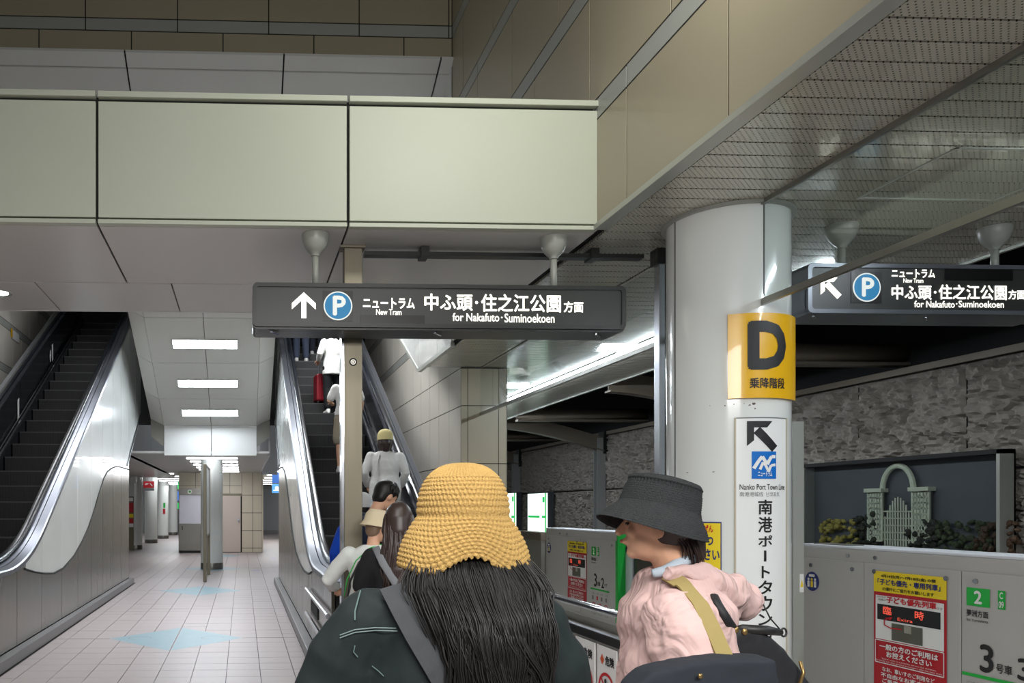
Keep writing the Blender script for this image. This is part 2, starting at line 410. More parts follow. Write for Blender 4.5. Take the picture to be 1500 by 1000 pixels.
for z0, z1, k, x0 in [(6.98, 7.22, 'beige', -.55), (7.22, 7.37, 'strip', 0), (7.37, 8.2, 'beige', 0), (8.2, 9.4, 'beige', .5)]:
    cs = cuts(-8, XW, [XW-.04-1.096*i+x0 for i in range(-2, 12)])
    for a, b in zip(cs, cs[1:]):
        boxo('tile', wb, M[k], a+gj, b-gj, 9.46, 9.485, z0+gj, z1-gj)
# ---- sloped ceiling between the escalators
sl = struct('ceiling_sloped')
def zs(Y): return 6.9-.43*(Y-9.46)
def slab(name, par, mt, pts, t=.03): return MB().prism(pts, (0, 0, t)).build(name, mt, par)
cs = cuts(-8, XW+.02, [XW-.15-1.9*i for i in range(6)])
for a, b in zip(cs, cs[1:]):
    slab('panel', sl, M['white_ledge'], [(a+.01, 9.40, 6.93), (b-.01, 9.40, 6.93), (b-.01, 9.58, 6.85), (a+.01, 9.58, 6.85)])
    slab('panel', sl, M['white_ledge'], [(a+.01, 9.6, zs(9.6)), (b-.01, 9.6, zs(9.6)), (b-.01, 11.2, zs(11.2)), (a+.01, 11.2, zs(11.2))])
XL, XR, XLo, XRo = -1.76, .325, -2.05, .62
YS = [11.2, 12.35, 13.65, 15.40, 16.75, 17.68]
YS = [11.2, 12.3, 13.4, 14.08, 15.40, 16.62, 17.68]
sp = M['soffit']
for y0, y1 in zip(YS, YS[1:]):
    for a, b in ((XL, -.70), (-.70, XR)):
        slab('panel', sl, sp, [(a+.006, y0+.008, zs(y0+.008)), (b-.006, y0+.008, zs(y0+.008)), (b-.006, y1-.008, zs(y1-.008)), (a+.006, y1-.008, zs(y1-.008))])
    for a, b in ((XL, XLo), (XR, XRo)):
        slab('side_panel', sl, sp, [(a, y0+.008, zs(y0+.008)), (b, y0+.008, zs(y0)+.15), (b, y1-.008, zs(y1)+.15), (a, y1-.008, zs(y1-.008))])
slab('backing', sl, M['joint'], [(XLo, 11.2, zs(11.2)+.17), (XRo, 11.2, zs(11.2)+.17), (XRo, 17.7, zs(17.7)+.17), (XLo, 17.7, zs(17.7)+.17)])
slab('backing', sl, M['joint'], [(-8, 9.5, zs(9.5)+.05), (XW+.05, 9.5, zs(9.5)+.05), (XW+.05, 11.2, zs(11.2)+.05), (-8, 11.2, zs(11.2)+.05)])
for sx in (XLo, XRo):
    pts = [(sx-.01, 11.2, zs(11.2)+.16), (sx-.01, 17.7, zs(17.7)+.16), (sx-.01, 17.7, zs(17.7)+.4), (sx-.01, 11.2, zs(11.2)+.4)]
    MB().prism(pts, (.03, 0, 0)).build('side_riser', M['joint'], sl)
for i, Y in enumerate((14.80, 16.05, 17.14)):
    t = empty('ceiling_lamp', (-.70, Y, zs(Y)), label=['rectangular fluorescent lamp in the sloped ceiling, topmost of the three', 'rectangular fluorescent lamp in the sloped ceiling, middle one of three', 'rectangular fluorescent lamp in the sloped ceiling, lowest of the three, nearest the white bulkhead'][i], cat='lamp', group='lamps in the sloped corridor ceiling')
    t.rotation_euler = (-math.atan(.43), 0, 0)
    MB().box(-.6, .6, -.13, .13, -.012, .02).build('diffuser', M['lamp'], t)
    MB().box(-.615, .615, -.145, -.13, -.02, .02).box(-.615, .615, .13, .145, -.02, .02).box(-.615, -.6, -.13, .13, -.02, .02).box(.6, .615, -.13, .13, -.02, .02).build('frame', M['trim'], t)
# ---- white bulkhead at the end of the sloped ceiling, chamfers, side fascias
we = struct('trim_2')
for a, b in ((XL, -.70), (-.70, XR)):
    boxo('panel', we, M['white_ledge'], a+.01, b-.008, 17.68, 17.72, 2.70, 3.36)
dk = mat('chamfer_grey_panel', (120, 117, 110), .5)  # chamfers in a darker grey than the bulkhead panels
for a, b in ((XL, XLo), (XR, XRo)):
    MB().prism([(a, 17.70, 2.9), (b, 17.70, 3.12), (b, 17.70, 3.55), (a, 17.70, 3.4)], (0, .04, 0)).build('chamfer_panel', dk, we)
boxo('upper_closure', we, M['joint'], -2.6, XW, 17.76, 17.9, 3.4, 7.4)
fa = struct('trim_3')
gm = mat('grey_fascia_panel', (205, 207, 210), .35, .0, .04, 1)
for a, b in ((18.1, 22.3), (22.3, 26.6)):
    boxo('panel', fa, gm, -2.60, -2.56, a+.01, b-.01, 2.70, 4.2 if a < 20 else 3.6)
boxo('soffit_panel', fa, M['soffit'], -6.2, -2.56, 17.9, 30, 2.70, 2.74)
boxo('panel', fa, gm, .68, 1.2, 26.9, 27.0, 2.67, 4.6)
boxo('panel', fa, gm, .60, .64, 18.0, 27.0, 2.72, 4.6)
# ---- concourse beyond
ce = struct('ceiling')
boxo('far_ceiling', ce, mat('far_ceiling', (196, 196, 192), .5), -2.56, .6, 17.74, 27.2, 2.75, 2.8)
boxo('side_ceiling', ce, mat('far_ceiling', (196, 196, 192), .5), -8, 2.55, 27.3, 60, 2.9, 2.95)
boxo('hall_ceiling', ce, mat('hall_ceiling', (90, 88, 82), .8), -9, XW+.2, -3, 22, 9.6, 9.7)
for i in range(6):
    Y = 19.2+1.38*i
    t = empty('strip_lamp', (-.74, Y, 2.75), label='thin strip lamp above the round column, %s from the camera' % ['first', 'second', 'third', 'fourth', 'fifth', 'sixth'][i], cat='lamp', group='strip lamps on the far concourse ceiling')
    MB().box(-.62, .62, -.03, .03, -.03, -.006).build('diffuser', M['lamp_far'], t)
    MB().box(-.64, .64, -.07, .07, -.008, 0).build('housing', M['trim'], t)
for i in range(9):
    Y = 31+2.7*i
    t = empty('strip_lamp', (-3.4, Y, 2.9), label='thin strip lamp over the left passage of columns, %s from the camera' % ['first', 'second', 'third', 'fourth', 'fifth', 'sixth', 'seventh', 'eighth', 'ninth'][i], cat='lamp', group='strip lamps over the left passage')
    MB().box(-.7, .7, -.03, .03, -.03, -.006).build('diffuser', M['lamp_far'], t)
    MB().box(-.72, .72, -.08, .08, -.008, 0).build('housing', M['trim'], t)
for i in range(6):
    t = empty('strip_lamp', (1.5, 29+3*i, 2.9), label='thin strip lamp over the right passage beyond the escalator, %s from the camera' % ['first', 'second', 'third', 'fourth', 'fifth', 'sixth'][i], cat='lamp', group='strip lamps over the right passage')
    MB().box(-.5, .5, -.03, .03, -.03, -.006).build('diffuser', M['lamp_far'], t)
    MB().box(-.52, .52, -.08, .08, -.008, 0).build('housing', M['trim'], t)
wf = struct('wall_far')
fb = mat('far_beige_tile', (206, 196, 176), .35)
boxo('wall_backing', wf, M['joint'], -2.19, .68, 27.10, 27.3, 0, 2.8)
xs_ = [-2.19, -1.68, -1.17, -.72, -.28]
for a, b in zip([-2.19, -1.61, -1.17, -.72, -.43], [-1.61, -1.17, -.72, -.43, -.02]):
    for z0, z1 in ((2.02, 2.30), (2.30, 2.78)): boxo('tile', wf, fb, a+.006, b-.006, 27.09, 27.12, z0+.006, z1-.006)
for a, b in ((-.02, .36), (.36, .68)):
    for z0, z1 in ((0, .15), (.15, .75), (.75, 1.36), (1.36, 1.97), (1.97, 2.78)):
        boxo('tile', wf, fb, a+.008, b-.008, 27.09, 27.12, z0+.008, z1-.008)
for a, b in ((-2.19, -1.5), (-1.5, -.75)): boxo('tile', wf, fb, a+.006, b-.006, 27.09, 27.12, .01, 2.01)
boxo('side_return', wf, fb, .68, .72, 27.1, 40, 0, 2.78)
dr = struct('door_1')
boxo('door_leaf', dr, mat('pinkish_door', (200, 186, 176), .5), -.68, -.06, 27.03, 27.08, .02, 1.95)
boxo('door_frame', dr, M['bronze'], -.72, -.02, 27.05, 27.09, 1.93, 2.02)
MB().tube([(-.13, 27.0, 1.05), (-.13, 27.0, 1.18)], .02, 10).tube([(-.13, 27.04, 1.12), (-.13, 26.99, 1.12)], .045, 12).build('door_handle', M['chrome'], dr)
wl = struct('wall_far_end')
boxo('end_panel', wl, mat('end_wall', (205, 208, 210), .5), -8, 2.55, 55, 55.2, 0, 2.95)
boxo('end_panel', wl, mat('end_wall', (205, 208, 210), .5), -6.3, -6.2, 15.8, 55, 0, 2.75)
wc = struct('wall_passage')
for i in range(22):
    y0 = 17.0+1.5*i
    boxo('panel', wc, M['white_clad'], XW, XW+.03, y0+.02, y0+1.46, .12, 2.9)
boxo('baseboard_right', wc, M['col_base'], XW-.02, XW, 17, 50, 0, .12)
boxo('wall_backing', wc, M['joint'], XW+.03, XW+.1, 17, 50, 0, 3)

# ---- round columns
def column(name, x, y, r, z1, label, group=None):
    t = empty(name, (x, y, 0), label=label, cat='column', group=group)
    smooth_by_angle(MB().lathe((0, 0, 0), [(r, .14), (r, z1)], 40).build('shaft', M['white_col'], t))
    smooth_by_angle(MB().lathe((0, 0, 0), [(r+.006, 0), (r+.006, .15), (r, .16)], 40).build('base_ring', M['col_base'], t))
    return t
column('column', -.765, 19.72, .275, 2.75, 'round white column with steel foot ring standing mid-corridor behind the narrow board')
for i, (yy, lab) in enumerate(((29.4, 'nearest white column of the left passage, beside the red extinguisher stand'), (34.6, 'second white column of the left passage, behind the red hanging sign'),
        (39.8, 'third white column of the left passage, with a small notice on it'), (45.4, 'farthest white column of the left passage'))):
    c = column('column', -4.0, yy, .275, 2.9, lab, 'columns along the left passage')
    if i == 2: boxo('notice', c, M['red'], .02, .14, -.285, -.27, 1.25, 1.5); boxo('notice', c, M['green'], .04, .14, -.285, -.27, 1.55, 1.8)
# ---- narrow board between two posts, seen edge-on
bd = empty('information_board', (-.765, 17, 0), label='narrow free-standing information board seen edge-on in front of the round column', cat='board')
for yy in (-.88, .88): boxo('post', bd, M['bronze'], -.035, .035, yy-.03, yy+.03, 0, 2.42, .006)
boxo('panel', bd, mat('board_white', (205, 208, 208), .4), -.02, .02, -.84, .84, .95, 2.38)
boxo('frame', bd, M['bronze'], -.028, .028, -.85, .85, 2.36, 2.41); boxo('frame', bd, M['bronze'], -.028, .028, -.85, .85, .92, .96)
# ---- steel cabinet with white panel by the far wall
cb = empty('steel_cabinet', (-1.78, 26.8, 0), label='grey steel cabinet with lilac-white panel and green cross by the far wall', cat='cabinet')
boxo('body', cb, M['steel'], -.37, .37, -.1, .28, .08, 1.0, .01); boxo('plinth', cb, M['joint'], -.35, .35, -.08, .27, 0, .08)
boxo('white_panel', cb, mat('lilac_white', (205, 204, 214), .4), -.36, .36, -.06, .28, 1.0, 1.98)
boxo('header', cb, M['steel'], -.37, .37, -.1, .28, 1.98, 2.2)
fn = plane_fn((0, -.1, 2.08), (1, 0, 0), (0, 0, 1))
poly('emblem_disc', circ(0, 0, .075), M['white'], cb, fn, .004)
poly('emblem_cross', [bar(-.05, 0, .05, 0, .03), bar(0, -.05, 0, .05, .03)], M['green'], cb, fn, .007)
boxo('handle', cb, M['black'], -.27, -.24, -.12, -.1, .78, .92)
# ---- stand with red extinguisher board, hanging signs of the far passages
fs = empty('extinguisher_stand', (-4.05, 28.6, 0), label='slim stand with red and yellow notices beside the nearest left column', cat='stand')
boxo('post', fs, M['bronze'], -.12, .12, -.05, .05, 0, 1.95)
for q, (z0, z1, m_) in enumerate(((1.36, 1.72, 'red'), (1.18, 1.32, 'poster_yellow'), (.98, 1.15, 'red'), (.84, .97, 'white'))):
    boxo('notice', fs, M[m_], -.115, .115, -.07, -.05, z0, z1)
boxo('notice', fs, M['white'], -.10, .10, -.07, -.05, 1.78, 1.90)
rs = empty('red_hanging_sign', (-3.72, 31.5, 2.9), label='red hanging direction sign over the left passage', cat='sign')
boxo('board', rs, M['red'], -.22, .2, -.05, .05, -.57, -.30, .01); boxo('lower_board', rs, M['greyink'], -.2, .2, -.04, .04, -.68, -.58)
for xx in (-.12, .12): MB().tube([(xx, 0, 0), (xx, 0, -.3)], .012, 8).build('stem', M['stem'], rs)
poly('sign_letters', [bar(-.15, 0, -.02, .04, .03), bar(-.14, .05, -.05, .05, .02), bar(.04, .06, .14, -.06, .03)], M['white'], rs, plane_fn((0, -.05, -.44), (1, 0, 0), (0, 0, 1)), .004)
gs = empty('green_exit_sign', (-3.02, 38, 2.9), label='small green lit exit sign by the far left columns', cat='sign')
boxo('board', gs, M['notice_green'], -.1, .1, -.04, .04, -.45, -.1); boxo('board', gs, emitmat('lit_blue', (60, 110, 190), .8), -.1, .06, -.04, .04, -1.0, -.55); boxo('board', gs, M['notice_green'], -.1, .1, -.04, .04, -1.4, -1.1)
MB().tube([(0, 0, 0), (0, 0, -1.1)], .012, 8).build('stem', M['stem'], gs)
bs = empty('blue_hanging_sign', (1.42, 29.6, 2.9), label='lit blue and orange sign hanging in the right passage', cat='sign')
boxo('board', bs, emitmat('lit_blue', (60, 110, 190), .8), -.3, .42, -.05, .05, -.42, -.02); boxo('board', bs, emitmat('lit_blue2', (90, 160, 220), 1), -.3, .42, -.05, .05, -.8, -.46)
poly('sign_letters', [circ(-.12, -.12, .07, 12), circ(.1, -.1, .08, 12), bar(-.25, -.2, -.05, -.2, .04)], M['letter'], bs, plane_fn((0, -.06, -.5), (1, 0, 0), (0, 0, 1)), .002)
poly('sign_band', rect(-.05, -.27, .4, -.2), emitmat('lit_orange', (240, 160, 60), 1), bs, plane_fn((0, -.06, -.5), (1, 0, 0), (0, 0, 1)), .002)
MB().tube([(.1, 0, 0), (.1, 0, -.5)], .012, 8).build('stem', M['stem'], bs)
mk = struct('trim_4')
for px, py in ((375, 835.5), (400, 817)):
    c = onZ(px, py, 0)
    poly('floor_marker', rect(c.x-.09, c.y-.09, c.x+.09, c.y+.09), mat('lilac_marker', (120, 125, 180), .4), mk, plane_fn((0, 0, 0), (1, 0, 0), (0, 1, 0)), .003)

# ================================================================= ESCALATORS
Q = .577
def zstep(Y, Ya, Yb):
    if Y < Ya: return 0
    if Y < Yb: return Q*(Y-Ya)**2/(2*(Yb-Ya))
    return Q*(Y-(Ya+Yb)/2)
def escalator(xc, Ya, Yb, side, scurve, label, ynear, zlow):
    root = empty('escalator', (0, 0, 0), label=label, cat='escalator', group='escalators rising on both sides of the corridor')
    zr = lambda Y: zstep(Y, Ya, Yb)+.97
    ym = (Ya+Yb)/2
    # steps
    Y = ym-.1; z = 0; k = 0
    me = MB()
    me.box(-.5, .5, 0, .44, -.26, -.012, 0); me.box(-.5, .5, -.006, .016, -.016, .002, 1)
    for i in range(24): me.box(-.49+.0415*i, -.49+.0415*i+.026, .012, .42, -.012, 0, 0)
    for i in range(24): me.box(-.49+.0415*i, -.49+.0415*i+.026, -.006, .001, -.25, -.016, 0)
    sm = me.mesh('step', [M['step'], M['step_edge']])
    yy = ym+.05; i = 0
    while yy < 18.3:
        o = D.objects.new('step', sm); COL.objects.link(o); o.parent = root
        o.location = (xc, yy, zstep(yy+.22, Ya, Yb)+.06); yy += .4; i += 1
    boxo('landing_plate', root, M['steel'], xc-.58, xc+.58, ynear-.2, ym+.1, -.005, .02)
    # samples
    ys = [ynear+.06*i for i in range(int((ym+2.2-ynear)/.06))]+[ym+2.2+.5*i for i in range(int((18.4-ym-2.2)/.5)+1)]
    for s_ in (-1, 1):
        rx = xc+.66*s_
        path = [Vector((rx, y_, zr(y_))) for y_ in ys]
        nose = [Vector((rx, ynear-.02-.24*sin(a), zr(ynear)-.24+.24*cos(a))) for a in [pi*j/10 for j in range(11)]][::-1]
        hp = nose+path
        MB().tube(hp, .045, 12, sx=1.0, sy=.72, up=(1, 0, 0)).build('handrail', M['black_rail'], root, smooth=True)
        for prof in ([(-.045, -.035), (.035, -.035), (.085, -.045), (.088, -.09), (-.045, -.13)], [(.094, -.048), (.172, -.062), (.186, -.075), (.190, -.115), (.094, -.12)]):
            ring = [[Vector((p_.x+a*s_, p_.y, p_.z+b)) for a, b in prof] for p_ in [path[0]-Vector((0, .2, 0))]+path]
            smooth_by_angle(MB().rings(ring).build('deck_strip', M['satin'], root), 20)
        # inner balustrade panels
        xin = xc+.60*s_
        y0 = ynear
        while y0 < 18.3:
            y1 = min(y0+1.6, 18.4); m_ = 8; pts = []
            yy2 = [y0+.008+(y1-y0-.016)*j/m_ for j in range(m_+1)]
            pts = [(xin, q, zstep(q, Ya, Yb)+.28) for q in yy2]+[(xin, q, zr(q)-.1) for q in yy2[::-1]]
            MB().prism(pts, (.02*s_, 0, 0)).build('balustrade_panel', M['black_panel'], root); y0 = y1
        tr = [Vector((xc+.54*s_, q, zstep(q, Ya, Yb)+.27)) for q in ys]
        MB().tube(tr, .018, 6).build('skirt_trim', M['chrome'], root)
        sk = [[Vector((xc+.512*s_, q, zstep(q, Ya, Yb)-.15)), Vector((xc+.60*s_, q, zstep(q, Ya, Yb)-.15)), Vector((xc+.60*s_, q, zstep(q, Ya, Yb)+.26)), Vector((xc+.512*s_, q, zstep(q, Ya, Yb)+.26))] for q in ys]
        MB().rings(sk).build('skirt', M['black_panel'], root)
    # cladding towards the corridor
    X = xc+.84*side
    sc = sorted([(p.y, p.z) for p in [onX(a, b, X) for a, b in scurve]])
    def zsc(Y):
        if Y <= sc[0][0]: return 99
        for (a, za), (b, zb) in zip(sc, sc[1:]):
            if a <= Y <= b:
                return za+(zb-za)*(Y-a)/(b-a)
        return sc[-1][1]
    zt = lambda Y: zr(Y)-.11
    Yend = 15.9
    y0 = ynear+.1 if side > 0 else ynear
    edges = [y0]
    e = 7.06 if side > 0 else 8.7
    while e < 18.4:
        if e > y0+.2: edges.append(e)
        e += .98
    edges.append(18.4)
    T = .03*(-side)
    n = 12
    for a, b in zip(edges, edges[1:]):
        q = [a+.006+(b-a-.012)*j/n for j in range(n+1)]
        # steel lower part
        if a < Yend-.3:
            qq = [v for v in q if v <= Yend+.01]
            lo = [(X, v, .12) for v in qq]; hi = [(X, v, min(zt(v), zsc(v)-.006 if zsc(v) < 50 else 99)) for v in qq[::-1]]
            if len(qq) > 1: MB().prism(lo+hi, (T, 0, 0)).build('steel_cladding_panel', M['cladsteel'], root)
        # white upper part
        w_ = []
        for v in q:
            lo = zsc(v)+.006 if v <= Yend else max(zlow(v), 0)
            if v > Yend: lo = zlow(v)
            if zsc(v) < 50 and lo < zt(v)-.01: w_.append((v, lo))
        if len(w_) > 1:
            pts = [(X, v, l) for v, l in w_]+[(X, v, zt(v)) for v, l in w_[::-1]]
            MB().prism(pts, (T, 0, 0)).build('white_cladding_panel', M['white_clad'], root)
    # thin steel bead along the S curve, skirting, end post
    bead = [Vector((X+.004*side, a, b)) for a, b in sc if b < zt(a)+.02]
    MB().tube(bead, .011, 6).build('curve_bead', M['joint'], root)
    MB().tube([Vector((X+.006*side, v, zlow(v))) for v in (15.6, 16.5, 17.5, 18.4)], .02, 6).build('lower_edge_bead', M['chrome'], root)
    bx = sorted((X, X+.10*side))
    boxo('skirting', root, mat('skirting_grey', (112, 110, 110), .4, .3), bx[0], bx[1], y0, Yend, 0, .11, .006)
    bx = sorted((X-.035*side, X-.06*side))
    # dark core so that nothing shows through the joints
    qs = [edges[0]+(18.4-edges[0])*j/60 for j in range(61)]
    core = [(X+T*1.3, v, .02 if v < Yend else zlow(v)+.03) for v in qs]+[(X+T*1.3, v, zt(v)-.02) for v in qs[::-1]]
    MB().prism(core, (T, 0, 0)).build('cladding_core', M['joint'], root)
    # underside of the truss beyond the passage
    us = [[Vector((X, v, zlow(v)+.02)), Vector((xc-.84*side, v, zlow(v)+.02)), Vector((xc-.84*side, v, zlow(v)+.06)), Vector((X, v, zlow(v)+.06))] for v in (15.9, 18.4)]
    MB().rings(us).build('truss_underside', M['soffit'], root)
    boxo('truss_end', root, M['cladsteel'], min(X, xc-.84*side), max(X, xc-.84*side), 15.86, 15.9, 0, zlow(15.9))
    return root
SL = [(36, 833), (50, 837.5), (64, 839.5), (78, 839.5), (92, 832), (108, 813.7), (120, 792), (129, 771.7), (137, 748), (144, 723.7), (151, 702), (157, 690.8), (164, 685), (171, 683), (180, 684.5), (189.3, 687.8)]
SR = [(459.5, 828), (456.5, 838), (452, 840), (446, 836), (440, 825), (434, 808), (429, 780), (425.5, 752), (422.5, 725), (419.5, 703), (417, 690), (414, 684), (411, 685), (408.5, 687)]
zlw = lambda Y: 2.3+.6*(Y-15.5)
escL = escalator(-3.12, 7.72, 9.22, 1, SL, 'left-hand escalator, empty, with black steps and a white and steel S-curved side', 6.9, zlw)
escR = escalator(1.58, 8.04, 9.54, -1, SR, 'right-hand escalator carrying riders, partly behind the bronze post', 6.5, zlw)
for dz, nm in ((.62, 'guard_bar'), (.45, 'guard_bar')):
    pass
# stickers on the black inner panels of the left escalator
for px, py, ww in ((27, 598, .06), (77, 516, .06), (74, 521, .035)):
    p = onX(px, py, -3.71)
    poly('sticker', [(-.1, -.16), (.1, -.16), (.1, .16), (-.1, .16)] if ww > .05 else circ(0, 0, .12, 16), M['white'], escL, plane_fn((-3.712, p.y, p.z), (0, .5, .29), (0, 0, 1)), .003)
for z_ in (.62, .36):
    MB().tube([(.70, 8.6, z_), (.70, 6.4, z_)], .022, 10).build('guard_bar', M['chrome'], escR)
boxo('control_box', escR, M['joint'], .728, .74, 7.6, 8.35, .42, .58)

# ---- tiled walls beside the escalators
def rowwall(name, X, y0, y1, z0, z1, pitch, t, rowset, ystag=0, cond=None):
    wl_ = struct(name)
    boxo('wall_backing', wl_, M['joint'], min(X+t*.2, X+t*3), max(X+t*.2, X+t*3), y0, y1, z0, z1)
    for za, zb, k in rowset:
        ysx = [y0+pitch*i for i in range(0, int((y1-y0)/pitch)+1)]+[y1]
        for a, b in zip(ysx, ysx[1:]):
            if b-a < .05: continue
            boxo('tile', wl_, M[k], min(X, X+t), max(X, X+t), a+.005, b-.005, za+.006, zb-.006)
    return wl_
RS = [(0, .5, 'ltile'), (.5, 1.32, 'ltile'), (1.32, 2.14, 'ltile'), (2.14, 2.96, 'ltile'), (2.96, 3.5, 'ltile'), (3.5, 4.3, 'ltile'), (4.3, 4.45, 'strip'), (4.45, 5.25, 'ltile'), (5.25, 5.4, 'strip'), (5.4, 6.2, 'ltile'), (6.2, 7.2, 'ltile')]
rowwall('wall_escalator_right', 3.10, 11.05, 19.8, 0, 7.2, .62, .03, RS)
LS = [(0, .9, 'ltile'), (.9, 1.7, 'ltile'), (1.7, 2.5, 'ltile'), (2.5, 3.35, 'ltile'), (3.35, 4.15, 'ltile'), (4.15, 4.30, 'strip'), (4.30, 5.02, 'ltile'), (5.02, 5.17, 'strip'), (5.17, 5.95, 'ltile'), (5.95, 6.1, 'strip'), (6.1, 7.4, 'ltile')]
rowwall('wall_left', -4.6, 6, 19.8, 0, 7.4, .62, -.03, LS)
st = empty('wall_sticker', (-4.59, 0, 0), label='small white and yellow notice on the tiled wall left of the left escalator', cat='sticker')
p = onX(22, 492, -4.59)
MB().box(-.002, .004, p.y-.28, p.y+.28, p.z-.09, p.z+.09).build('notice', M['white'], st)
boxo('yellow_corner', st, M['yellow'], .004, .006, p.y-.30, p.y-.18, p.z-.08, p.z+.10)
# wall over the right escalator opening: white glossy panels with slanting lower edge
wp = struct('wall_opening')
ysx = [9.5, 10.2, 11.3, 11.95, 12.6, 13.25, 13.9, 14.6, 15.3, 16]
for a, b in zip(ysx, ysx[1:]):
    za = ZC if a < 11.31 else ZC+.566*(a-11.3); zb = ZC if b < 11.31 else ZC+.566*(b-11.3)
    MB().prism([(XW, a+.005, za), (XW, b-.005, zb), (XW, b-.005, 7.3), (XW, a+.005, 7.3)], (.03, 0, 0)).build('panel', M['white_clad'], wp)
MB().prism([(XW-.01, 9.5, ZC-.02), (XW-.01, 11.3, ZC-.02), (XW-.01, 16, 6.14), (XW-.01, 16, 6.18), (XW-.01, 11.3, ZC+.03), (XW-.01, 9.5, ZC+.03)], (.05, 0, 0)).build('edge_trim', M['trim'], wp)
boxo('back_closure', wp, M['joint'], -9, 3.3, 19.8, 19.9, 4.5, 9.6)
# ---- pier
pr = struct('wall_pier')
boxo('pier_core', pr, M['joint'], 3.135, 3.755, 11.005, 11.6, 0, ZC)
for a, b in ((3.09, 3.19), (3.19, 3.63), (3.63, 3.75)):
    for z0, z1 in ((0, .5), (.5, 1.32), (1.32, 2.14), (2.14, 2.96), (2.96, ZC-.01)):
        boxo('tile', pr, M['beige'], a+.005, b-.005, 11.0, 11.03, z0+.006, z1-.006)
for z0, z1 in ((0, .5), (.5, 1.32), (1.32, 2.14), (2.14, 2.96), (2.96, ZC-.01)): boxo('tile', pr, M['beige'], 3.74, 3.76, 11.04, 11.6, z0+.006, z1-.006)
# ================================================================= PLATFORM
XE = 5.86; XG = 3.37
pc = struct('ceiling_platform')
P_ = .155; yy = 1.4; slat_me = {}
cut = [2.62, 3.36, 3.40, XE]
i = 0
while yy < 12.6:
    for a, b in ((2.62, XG-.012), (XG+.012, XE)):
        if yy > 11.0 and a < 3: continue
        k = round(a, 2)
        if k not in slat_me:
            slat_me[k] = MB().box(0, b-a, 0, P_-.012, 0, .02).mesh('slat', M['perf'])
        o = D.objects.new('slat', slat_me[k]); COL.objects.link(o); o.parent = pc; o.location = (a, yy, ZC)
    yy += P_; i += 1
fs_ = MB()
while yy < 26:
    fs_.box(XG+.012, XE, yy, yy+P_-.012, ZC, ZC+.02); yy += P_
tag(fs_.build('far_slats', M['perf'], pc), kind='stuff')
boxo('ceiling_backing', pc, M['joint'], 2.6, XE, -3, 11.04, ZC+.03, ZC+.12); boxo('ceiling_backing', pc, M['joint'], 3.2, XE, 11.04, 26, ZC+.03, ZC+.12)
boxo('ceiling_plain', pc, M['soffit'], 2.6, XE, -3, 1.39, ZC, ZC+.02)
boxo('edge_fascia', pc, M['trim'], XE, XE+.03, -3, 26, ZC-.02, ZC+.3)
boxo('divider_strip', pc, M['steel'], XG-.012, XG+.012, -1, 4.98, ZC-.03, ZC+.01)
for a, b, c_, d in ((3.95, 4.85, 4.2, 4.9), (5.0, 5.8, 3.6, 5.0)):     # access hatches outlined in the slats
    for q in ((a, a+.015, c_, d), (b, b+.015, c_, d), (a, b, c_, c_+.012), (a, b, d, d+.012)):
        boxo('hatch_edge', pc, M['trim'], *q, ZC-.006, ZC+.004)
# continuous lamps over the platform edge
for i in range(11):
    Y = 6.95+1.24*i
    lab = 'fluorescent tube above the platform edge, %s from the camera in its row' % ['first', 'second', 'third', 'fourth', 'fifth', 'sixth', 'seventh', 'eighth', 'ninth', 'tenth', 'eleventh'][i]
    t = empty('tube_lamp', (4.87, Y, ZC), label=lab, cat='lamp', group='lamps in a row above the platform edge')
    MB().box(-.05, .05, -.6, .6, -.05, -.012).build('diffuser', M['lamp'], t)
    MB().box(-.09, .09, -.615, .615, -.014, 0).build('housing', M['trim'], t)
for i in range(4):  # tubes added out of frame to brighten the near platform
    t = empty('tube_lamp', (4.87, 3.7-1.24*i, ZC), label='unseen tube added to light the near platform, %s towards the camera' % ['first', 'second', 'third', 'fourth'][i], cat='lamp', group='lamps in a row above the platform edge')
    MB().box(-.05, .05, -.6, .6, -.05, -.012).build('diffuser', M['lamp'], t)
    MB().box(-.09, .09, -.615, .615, -.014, 0).build('housing', M['trim'], t)
t = empty('ceiling_lamp', (4.42, 12.6, ZC), label='short crosswise lamp in the platform ceiling right of the tiled pier', cat='lamp')
boxo('diffuser', t, M['lamp'], -.19, .19, -.14, .14, -.02, 0); boxo('frame', t, M['trim'], -.21, .21, -.16, .16, -.008, .0)
dl = empty('downlight', (-2.24, 7.35, ZC-.004), label='round recessed downlight in the grey soffit above the left escalator', cat='lamp')
MB().lathe((0, 0, 0), [(.075, -.004), (.0751, .0)], 24).build('diffuser', M['lamp_far'], dl); MB().lathe((0, 0, 0), [(.076, -.002), (.11, -.008), (.12, 0)], 24, caps=False).build('ring', M['trim'], dl)
# glass smoke curtain
def smoke(x, y0, y1, joints, label):
    t = empty('glass_smoke_curtain', (x, (y0+y1)/2, ZC), label=label, cat='glass screen'); r = rel(t)
    js = [y0]+joints+[y1]
    for a, b in zip(js, js[1:]): r(boxo('glass_pane', None, M['glass'], x-.004, x+.004, a+.004, b-.004, 2.85, ZC-.03))
    r(boxo('bottom_rail', None, M['steel'], x-.014, x+.014, y0, y1, 2.822, 2.862))
smoke(XG, -.6, 4.96, [1.3, 3.2], 'glass smoke curtain with steel bottom rail, running from overhead to the white pillar')
smoke(XG, 5.74, 11.0, [8.6], 'glass smoke curtain hanging between the white pillar and the tiled pier')
